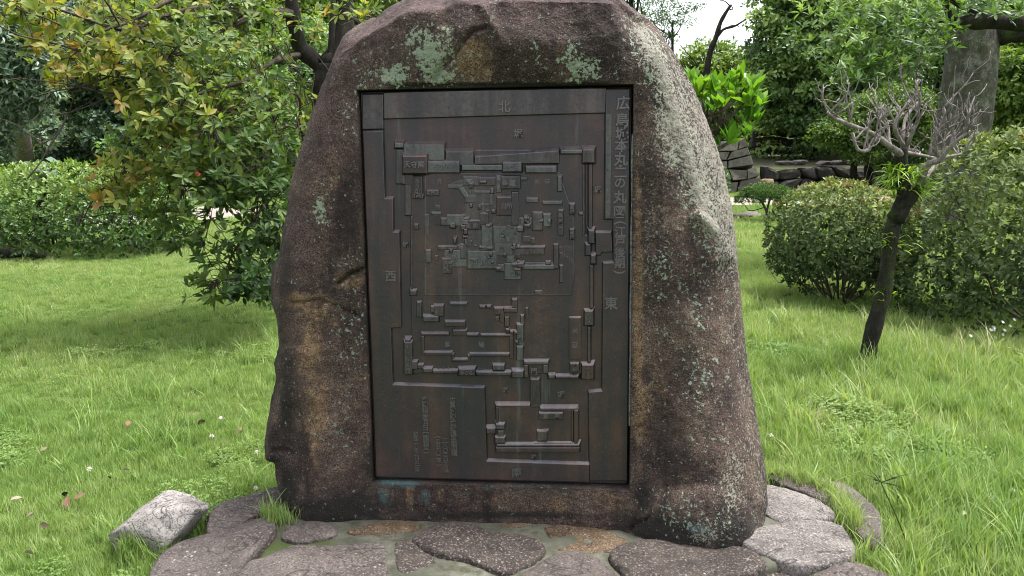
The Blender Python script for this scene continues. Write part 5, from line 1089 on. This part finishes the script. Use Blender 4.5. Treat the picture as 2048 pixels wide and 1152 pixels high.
def topiary():
    rg = np.random.default_rng(6); g = gnd(1536, 444); T = empty('cloud_pruned_shrub', g); tag(T, 'little cloud-pruned conifer with flat green pads on bare stems by the kerb stones', 'shrub'); D = g[1]
    B = lambda x, y, d=0: at(x, y, D+d)
    limbs_mesh(T, [(spline([B(1536, 444), B(1532, 420), B(1520, 400), B(1505, 395), B(1492, 392)], 10), .03, .012, 6), (spline([B(1533, 425), B(1538, 405), B(1545, 388)], 8), .026, .012, 6), (spline([B(1557, 442), B(1556, 420), B(1562, 405), B(1570, 398)], 8), .018, .01, 6), (spline([B(1528, 415), B(1500, 422), B(1490, 410)], 6), .012, .006, 5), (spline([B(1556, 415), B(1545, 400)], 4), .012, .006, 5)], BARK_BR, 'stems', .1)
    for x, y, rx, rz, d in [(1500, 400, .30, .13, 0), (1532, 384, .50, .17, 0), (1548, 396, .34, .14, -.1), (1572, 400, .2, .11, 0), (1515, 390, .32, .14, -.1)]:
        P, N = dome_shoots(B(x, y, d), (rx, rx*.8, rz), 420, rg, 2.2, .25, -.35)
        arr = rosettes(P, N+rg.normal(size=N.shape)*.3, 5, .045*np.ones(len(P)), np.clip(.45+rg.normal(size=len(P))*.2, 0, 1), rg, .7)
        leafy(T, arr, LEAF_QL, LM_CON, 0, 'foliage_pad')
topiary()
g = gnd(1530, 396); bush('low_shrub', 'small grey-green shrub behind the cloud-pruned conifer', (g[0], g[1], .12), (.38, .3, .24), 220, .05, LM_AZ, (.3, .7), rg, 0, 5, 4)
# big round leaves behind the light azalea
def big_leaves():
    rg = np.random.default_rng(2); g = at(88, 480, 12.3); T = empty('large_leaved_plant', (g[0], 12.3, GZ)); tag(T, 'plant with broad soft rounded leaves standing behind the light green azalea bush', 'plant')
    pos = np.array([at(rg.uniform(55, 126), rg.uniform(326, 372), 12.3+rg.normal()*.2) for _ in range(30)])
    limbs_mesh(T, [(spline([np.array([g[0], 12.3, GZ])+rg.normal(size=3)*[.1, .1, 0], (p+np.array([g[0], 12.3, .3]))/2, p], 6), .012, .005, 5) for p in pos], BARK_BR, 'stems', 0)
    arr = (pos, nrm(rg.normal(size=pos.shape)*.7+[0, -.5, -.2]), nrm(rg.normal(size=pos.shape)*.35+[0, -.5, .8]), rg.uniform(.16, .30, len(pos)), rg.uniform(.3, .9, len(pos)))
    leafy(T, arr, T_leaf(.95, .1, .12), LM_BLUE, 300)
big_leaves()
# young multi-stem tree under the broadleaf tree
def stems_tree():
    g = gnd(322, 486); D = g[1]; T = empty('young_multistem_tree', g); tag(T, 'young tree with three thin black stems seen under the broadleaf tree', 'tree'); B = lambda x, y, d=0: at(x, y, D+d)
    limbs_mesh(T, [(spline([B(318, 490), B(316, 455), B(310, 430), B(298, 395), B(290, 330)], 10), .04, .022, 7), (spline([B(320, 490), B(320, 440), B(317, 400), B(322, 330), B(330, 280)], 10), .035, .02, 7), (spline([B(323, 490), B(326, 440), B(324, 400), B(335, 330)], 10), .026, .016, 7)], BARK_DK, 'trunk', .1)
    rg = np.random.default_rng(19); arr = crown_leaves([(B(300, 320), (.7, .6, .45)), (B(340, 280), (.7, .6, .45))], 50, 30, .11, rg, tint=(.1, .6)); leafy(T, arr, LEAF_Q, LM_BG, 0, 'crown')
    g2 = gnd(286, 508); S_ = empty('leaning_stump', g2); tag(S_, 'short leaning black stump in the grass below the young three-stemmed tree', 'stump')
    limbs_mesh(S_, [(spline([g2+[.08, 0, -.05], at(285, 500, g2[1]), at(272, 484, g2[1]), at(270, 478, g2[1])], 8), .06, .045, 9)], BARK_DK, 'trunk', .15)
stems_tree()
# parked bicycles half hidden behind the leaves
def bicycle(c, ang, label, col, seed):
    T = empty('bicycle', c); tag(T, label, 'bicycle'); T.rotation_euler = (0, 0, ang)
    dk = NT('bike_black', .5, .4).color((.02, .02, .02)).m; gm = NT('bike_frame', .35, .5).color((.30, .31, .32)).m; rm = NT('bike_red_'+str(seed), .45, .5).color(col).m
    for x in (-.52, .52):
        a = np.linspace(0, 2*np.pi, 29); P = np.c_[x+.32*np.cos(a), a*0, .33+.32*np.sin(a)]
        w = MB(); w.add(*tube(P, .018, 6, False)); wo = w.build('wheel', dk, T, True)
        s = MB()
        for k in range(12):
            q = k*np.pi/6; s.add(*tube([[x, 0, .33], [x+.31*math.cos(q), 0, .33+.31*math.sin(q)]], .0025, 3, False))
        s.build('spokes', gm, wo)
    f = MB()
    for P in ([(-.52, 0, .33), (-.12, 0, .30)], [(-.12, 0, .30), (-.25, 0, .82)], [(-.12, 0, .30), (.36, 0, .72)], [(-.22, 0, .68), (.33, 0, .78)], [(-.52, 0, .33), (-.22, 0, .70)], [(.52, 0, .33), (.34, 0, .95)]): f.add(*tube(P, .015, 6))
    f.build('frame', gm, T, True)
    h = MB(); h.add(*tube([(.22, -.26, 1.0), (.30, -.2, 1.02), (.34, 0, .98), (.30, .2, 1.02), (.22, .26, 1.0)], .012, 6)); h.build('handlebar', dk, T, True)
    s = MB(); s.add(*tube([(-.40, 0, .86), (-.34, 0, .87), (-.22, 0, .87), (-.10, 0, .85)], [.05, .09, .06, .02], 8)); s.build('saddle', rm, T, True)
    bk = MB(); bx = np.array([(.42, -.15, .78), (.70, -.15, .78), (.70, .15, .78), (.42, .15, .78), (.38, -.19, 1.0), (.75, -.19, 1.0), (.75, .19, 1.0), (.38, .19, 1.0)]); bk.add(bx, [[3, 2, 1, 0], [0, 1, 5, 4], [1, 2, 6, 5], [2, 3, 7, 6], [3, 0, 4, 7]]); bk.build('basket', rm, T)
g = gnd(385, 432); bicycle((g[0]-.55, g[1], GZ), .25, 'parked bicycle with red saddle and basket half hidden behind the hanging branches', (.42, .03, .03), 1)
g = gnd(262, 446); bicycle((g[0], g[1], GZ), .55, 'parked bicycle with faded red basket next to the thin black stems', (.45, .08, .05), 2)
g = gnd(58, 516); lg = empty('fallen_log', (g[0], g[1]-.1, GZ)); tag(lg, 'mossy log lying at the foot of the light green azalea bush', 'log')
limbs_mesh(lg, [(spline([g+[-.3, -.1, .07], g+[0, -.1, .09], g+[.3, -.15, .07]], 8), .07, .06, 10)], BARK_MOSS, 'trunk', .1)

# ================================================================ lawn
GRASS = NT('grass_blade', 0.5, 0.3)
def grass_mat():
    M = GRASS
    oi = M.n.new('ShaderNodeObjectInfo'); a = M.attr('tint'); pa = M.n.new('ShaderNodeAttribute'); pa.attribute_type = 'INSTANCER'; pa.attribute_name = 'patch'
    f = M.math('ADD', M.math('MULTIPLY', a, .42), M.math('ADD', M.math('MULTIPLY', oi.outputs['Random'], .22), M.math('MULTIPLY', pa.outputs['Fac'], .45)))
    c = M.ramp(f, [(0.0, (0.045, 0.098, 0.020)), (0.3, (0.115, 0.212, 0.046)), (0.6, (0.215, 0.315, 0.088)), (0.85, (0.32, 0.38, 0.155)), (1.0, (0.43, 0.40, 0.23))])
    M.color(c); tr = M.n.new('ShaderNodeBsdfTranslucent'); M.put(tr.inputs[0], M.mix(1.0, c, (1.1, 1.15, .6), 'MULTIPLY')); mx = M.n.new('ShaderNodeMixShader'); mx.inputs[0].default_value = .42
    M.l.new(M.p.outputs[0], mx.inputs[1]); M.l.new(tr.outputs[0], mx.inputs[2]); M.l.new(mx.outputs[0], M.out.inputs[0])
    return M.m
GM_ = grass_mat()
SRC = bpy.data.collections.new('lawn_tufts')
def tuft(i, n, rad, h, w, rg, seg=3, lean=.5):
    V = []; F = []; T = []; c = 0
    for _ in range(n):
        a = rg.uniform(0, 2*np.pi); p = np.array([math.cos(a), math.sin(a), 0])*rad*math.sqrt(rg.random()); l = h*rg.uniform(.45, 1.15)
        b = rg.uniform(0, 2*np.pi); d = np.array([math.cos(b), math.sin(b), 0]); side = np.array([-d[1], d[0], 0]); le = lean*rg.uniform(.1, 1.0); ti = rg.random()
        for k in range(seg+1):
            s = k/seg; q = p+np.array([0, 0, 1.])*l*(s-.25*le*s*s)+d*l*le*s*s; ww = w*(1-s**1.6)*rg.uniform(.9, 1.1)
            if k == seg: V.append(q); T.append(ti)
            else: V += [q-side*ww, q+side*ww]; T += [ti, ti]
            if 0 < k < seg: F.append([c+2*k-2, c+2*k-1, c+2*k+1, c+2*k])
        F.append([c+2*seg-2, c+2*seg-1, c+2*seg]); c += 2*seg+1
    me = np_mesh('tuft', np.array(V), F, GM_, True, {'tint': np.array(T)}); ob = bpy.data.objects.new('tuft_%02d' % i, me); SRC.objects.link(ob)
rgg = np.random.default_rng(31)
for i in range(5): tuft(i, 46, .085, .075, .0021, rgg, 3, .75)       # short turf
for i in range(5, 9): tuft(i, 26, .06, .16, .0027, rgg, 4, .8)       # long
for i in range(9, 11): tuft(i, 14, .05, .24, .0042, rgg, 5, .95)      # coarse long blades
for i in range(11, 14): tuft(i, 40, .15, .10, .0055, rgg, 2, .7)     # distant
def clover_tuft(i, n, rad, rg):
    pos = np.c_[rg.normal(size=(n, 2))*rad*.6, rg.uniform(.03, .075, n)]; A_ = []
    for k in range(3):
        a = rg.uniform(0, 2*np.pi, n)*0+k*2.09+np.repeat(rg.uniform(0, 6.28, 1), n); d = np.c_[np.cos(a), np.sin(a), np.full(n, .12)]
        A_.append((pos, d, np.tile([0, 0, 1.], (n, 1))+rg.normal(size=(n, 3))*.25, np.full(n, .015), rg.uniform(.1, .55, n)))
    V, F, T = leaf_arrays(*cat(*A_), T_quad(.95, .1)); me = np_mesh('tuft', V, F, GM_, True, {'tint': T}); ob = bpy.data.objects.new('tuft_%02d' % i, me); SRC.objects.link(ob)
for i in range(14, 16): clover_tuft(i, 34, .10, rgg)
for i in range(16, 18): tuft(i, 5, .03, .20, .0075, rgg, 4, 1.0)      # broad blades
def scatter(name, P, rot, sc, idx, label, patch):
    me = bpy.data.meshes.new(name); n = len(P); me.vertices.add(n); me.vertices.foreach_set('co', np.asarray(P, np.float32).ravel())
    for nm, ty, dat in (('rot', 'FLOAT_VECTOR', rot), ('sc', 'FLOAT_VECTOR', sc)):
        at_ = me.attributes.new(nm, ty, 'POINT'); at_.data.foreach_set('vector', np.asarray(dat, np.float32).ravel())
    at_ = me.attributes.new('idx', 'INT', 'POINT'); at_.data.foreach_set('value', np.asarray(idx, np.int32))
    at_ = me.attributes.new('patch', 'FLOAT', 'POINT'); at_.data.foreach_set('value', np.asarray(patch, np.float32))
    o = link(name, me); ng = bpy.data.node_groups.new(name, 'GeometryNodeTree')
    ng.interface.new_socket('Geometry', in_out='INPUT', socket_type='NodeSocketGeometry'); ng.interface.new_socket('Geometry', in_out='OUTPUT', socket_type='NodeSocketGeometry')
    N_ = ng.nodes; gi = N_.new('NodeGroupInput'); go = N_.new('NodeGroupOutput'); ip = N_.new('GeometryNodeInstanceOnPoints'); ci = N_.new('GeometryNodeCollectionInfo')
    ci.inputs['Collection'].default_value = SRC; ci.inputs['Separate Children'].default_value = True; ci.inputs['Reset Children'].default_value = True; ip.inputs['Pick Instance'].default_value = True
    def na(nm, ty): a = N_.new('GeometryNodeInputNamedAttribute'); a.data_type = ty; a.inputs['Name'].default_value = nm; return a.outputs['Attribute']
    L_ = ng.links.new; L_(gi.outputs[0], ip.inputs['Points']); L_(ci.outputs[0], ip.inputs['Instance']); L_(na('idx', 'INT'), ip.inputs['Instance Index'])
    er = N_.new('FunctionNodeEulerToRotation'); L_(na('rot', 'FLOAT_VECTOR'), er.inputs[0]); L_(er.outputs[0], ip.inputs['Rotation']); L_(na('sc', 'FLOAT_VECTOR'), ip.inputs['Scale']); L_(ip.outputs[0], go.inputs[0])
    m = o.modifiers.new('scatter', 'NODES'); m.node_group = ng; tag(o, label, 'grass', None, 'stuff')
    return o
def in_poly(x, y, P):
    r = np.zeros(x.shape, bool); n = len(P)
    for i in range(n):
        (x0, y0), (x1, y1) = P[i], P[(i+1) % n]
        r ^= ((y0 > y) != (y1 > y)) & (x < (x1-x0)*(y-y0)/((y1-y0) if y1 != y0 else 1e-9)+x0)
    return r
def to_px(P):
    d = P-CAMP; z = d@_F; return 1024+FPX*d[:, 0]/z, 576-FPX*(d@_U)/z
STONES = [np.array([gnd(x, y, z_)[:2] for x, y in p_]) for p_, m_, z_, kw in FLAGS]
BED = np.array([gnd(x, y, .02)[:2] for x, y in [(540, 1000), (640, 985), (1000, 955), (1400, 955), (1540, 975), (1660, 1020), (1690, 1085), (1600, 1125), (1540, 1140), (1420, 1175), (1250, 1200), (1000, 1210), (700, 1210), (520, 1200), (500, 1130), (545, 1080), (520, 1045)]])
def lawn():
    X = []; Y = []; B = []
    for y0, y1, lam, kind in ((1.7, 4.2, 520, 0), (4.2, 7.0, 360, 0), (7.0, 11.5, 200, 0), (11.5, 18, 80, 1), (18, 29, 46, 1)):
        w0 = y1*.72+3.2; n = int(lam*(y1-y0)*2*w0); x = rgg.uniform(-w0, w0, n); y = rgg.uniform(y0, y1, n)
        k = abs(x) < y*.72+3.2; X.append(x[k]); Y.append(y[k]); B.append(np.full(k.sum(), kind))
    x, y, kind = np.concatenate(X), np.concatenate(Y), np.concatenate(B)
    bad = in_poly(x, y, BED) | ((abs(x) < .95) & (y > 2.95) & (y < 3.75))
    for S_ in STONES:
        c = S_.mean(0); bad |= in_poly(x, y, c+(S_-c)*1.02)
    for pth in (PATH_A, PATH_C): bad |= in_poly(x, y, pth) & (rgg.random(len(x)) < .93)
    bad |= in_poly(x, y, PATH_B) & (rgg.random(len(x)) < .7)
    x, y, kind = x[~bad], y[~bad], kind[~bad]; n = len(x); z = ground_z(x, y)
    P = np.stack([x, y, z], -1); q = fbm(np.c_[x, y, x*0], .8, 3, 90); q2 = fbm(np.c_[x, y, x*0], 2.6, 2, 91)
    longp = .06+.20*smooth(q, .1, .5)+.42*smooth(x, .9, 1.9)*smooth(-y, -6.8, -5.4)+.30*smooth(-abs(x+1.2), -1.3, -.5)*smooth(-abs(y-6.0), -1.4, -.5)
    longp *= smooth(-y, -12, -8); u = rgg.random(n)
    idx = np.where(kind == 1, rgg.integers(11, 14, n), np.where(u < longp*.18, rgg.integers(9, 11, n), np.where(u < longp, rgg.integers(5, 9, n), rgg.integers(0, 5, n))))
    cl = fbm(np.c_[x, y, x*0], 1.5, 3, 61); idx = np.where((kind == 0) & (cl > .34) & (rgg.random(n) < .35), rgg.integers(14, 16, n), idx); idx = np.where((kind == 0) & (rgg.random(n) < .018), rgg.integers(16, 18, n), idx)
    s = rgg.uniform(.7, 1.2, n)*(1+.45*q2)*np.where(x < .4, .66, .86)
    # grass rooted in the joints and along the edges of the stone base
    E_ = []
    for pts, m_, zz, wd in (([(1540, 952), (1600, 972), (1650, 996), (1688, 1030), (1705, 1062)], 90, .005, 5), ([(1700, 1060), (1722, 1110), (1740, 1150)], 60, GZ, 16), ([(540, 1036), (560, 1044)], 12, .04, 5), ([(262, 1110), (300, 1100), (350, 1076), (405, 1066)], 60, GZ+.01, 8), ([(1550, 935), (1650, 950), (1720, 970), (1765, 1020), (1785, 1070)], 24, GZ, 8), ([(215, 1060), (230, 1090), (270, 1112), (330, 1090)], 40, GZ, 6)):
        Q = spline([gnd(*p_, zz) for p_ in pts], m_); E_.append(Q+rgg.normal(size=Q.shape)*[wd*.0022, wd*.0022, 0])
    E_ = np.concatenate(E_); P = np.concatenate([P, E_]); idx = np.concatenate([idx, rgg.choice([0, 1, 2, 5, 6, 7, 16], len(E_))]); s = np.concatenate([s, rgg.uniform(.45, .85, len(E_))]); x, y = P[:, 0], P[:, 1]; n = len(P)
    rot = np.c_[rgg.normal(size=n)*.12, rgg.normal(size=n)*.12, rgg.uniform(0, 6.28, n)]
    scatter('lawn_grass', P, rot, np.c_[s, s, s*rgg.uniform(.8, 1.2, n)], idx, 'bright green unmown lawn grass covering the ground around the monument', np.clip(.60+.60*fbm(np.c_[x, y, x*0], .9, 4, 33, .65)+.18*smooth(y, 6.5, 9)*smooth(-y, -16, -12), 0, 1))
lawn()

# ---------------- small things in the grass
CL = NT('clover_white', .8, .2).color((.62, .58, .50)).m; STEM = NT('stem_green', .6, .3).color((.12, .22, .03)).m
for i, (x, y) in enumerate([(424, 872), (442, 834), (513, 905), (512, 980), (1922, 1032), (1980, 1000), (2020, 985), (1540, 870), (180, 940)]):
    g = gnd(x, y+26); T = empty('clover_flower', g); tag(T, 'small round white clover flower standing in the lawn', 'flower', 'clover flowers in the lawn')
    h = .07; V, F = tube([(0, 0, 0), (.004, 0, h)], .0016, 5); s = MB(); s.add(V, F); s.build('stem', STEM, T, True)
    mb = MB(); rgf = np.random.default_rng(i)
    for _ in range(26):
        d = nrm(rgf.normal(size=3)+[0, 0, .5]); mb.add(*tube([np.array([.004, 0, h])+d*.003, np.array([.004, 0, h])+d*.0125], [.0028, .0012], 4))
    mb.build('head', CL, T)
DL = [NT('dry_leaf_%d' % k, .8, .2).color(c).m for k, c in enumerate([(.15, .085, .055), (.22, .155, .11), (.03, .022, .018), (.24, .19, .14)])]
for i, (x, y, k, s_) in enumerate([(258, 842, 0, .06), (66, 1026, 3, .06), (136, 992, 0, .06), (170, 988, 0, .05), (128, 984, 2, .05), (100, 1050, 1, .05), (215, 952, 2, .035), (245, 940, 2, .035), (395, 884, 2, .035), (410, 840, 0, .06), (356, 812, 3, .03), (484, 855, 1, .05), (430, 905, 0, .05), (68, 1108, 3, .05), (1858, 800, 1, .05), (1850, 1050, 1, .05), (1990, 1020, 0, .05), (1700, 850, 3, .04), (445, 910, 2, .04), (20, 1000, 3, .05), (95, 895, 1, .04)]):
    g = gnd(x, y, GZ+.05); rgf = np.random.default_rng(i+50); V, F = LEAF_WIDE; V = V*s_; V = V+np.c_[V[:, 0]*0, V[:, 0]*0, 8*V[:, 0]**2]
    o = link('fallen_leaf', np_mesh('fallen_leaf', V, F, DL[k], True)); o.location = g; o.rotation_euler = (rgf.normal()*.5-.3, rgf.normal()*.5, rgf.uniform(0, 6.28))
    tag(o, ['reddish brown dead leaf lying on the lawn', 'light brown dead leaf lying on the lawn', 'small blackened dead leaf lying on the lawn', 'bleached beige dead leaf lying on the lawn'][k], 'leaf', 'dead leaves scattered on the lawn')
def sedge():
    g = gnd(1822, 1110); T = empty('sedge_stalk', g); tag(T, 'tall dark sedge stalk with a starry seed head rising from the grass', 'plant'); D = g[1]
    dk = NT('sedge_green', .6, .3).color((.035, .06, .012)).m; top = at(1762, 965, D-.02)
    s = MB(); s.add(*tube(spline([g, at(1800, 1050, D), top], 10)-np.array(g), np.linspace(.0035, .002, 10), 6)); s.build('stem', dk, T, True)
    rgf = np.random.default_rng(1)
    for k in range(9):
        a = k*.7; d = nrm(np.array([math.cos(a), .6*math.sin(a), rgf.uniform(-.1, .9)])); L_ = rgf.uniform(.05, .13)
        b = MB(); b.add(*tube(np.array([top, top+d*L_*.5, top+d*L_-[0, 0, .01]])-np.array(g), [.0018, .0022, .0006], 5)); br = b.build('bract', dk, T, True)
        if k % 2 == 0:
            q = MB(); q.add(*tube(np.array([top+d*L_*.35, top+d*L_*.55])-np.array(g), [.005, .003], 6)); q.build('spikelet', dk, br, True)
sedge()
def daisies():
    g = gnd(1995, 695); T = empty('fleabane', g); tag(T, 'wispy weed with tiny white daisy flowers at the foot of the large azalea bush', 'plant'); rgf = np.random.default_rng(3)
    wh = NT('petal_white', .7, .2).color((.72, .70, .72)).m
    for k in range(11):
        p = at(1992+rgf.normal()*18, 662+rgf.normal()*9, g[1]-.05+rgf.normal()*.05); s = MB(); s.add(*tube(spline([g+rgf.normal(size=3)*[.03, .03, 0], (g+p)/2+rgf.normal(size=3)*.02, p], 6)-np.array(g), .0018, 4)); s.build('stem', STEM, T)
        mb = MB()
        for j in range(10):
            a = j*.628; mb.add(np.array([[0, 0, 0], [.011*math.cos(a-.2), .011*math.sin(a-.2)-.004, .006*math.sin(a)], [.015*math.cos(a), .015*math.sin(a)-.004, .008*math.sin(a)], [.011*math.cos(a+.2), .011*math.sin(a+.2)-.004, .006*math.sin(a)]])+p-np.array(g), [[0, 1, 2, 3]])
        mb.build('flower', wh, T)
daisies()
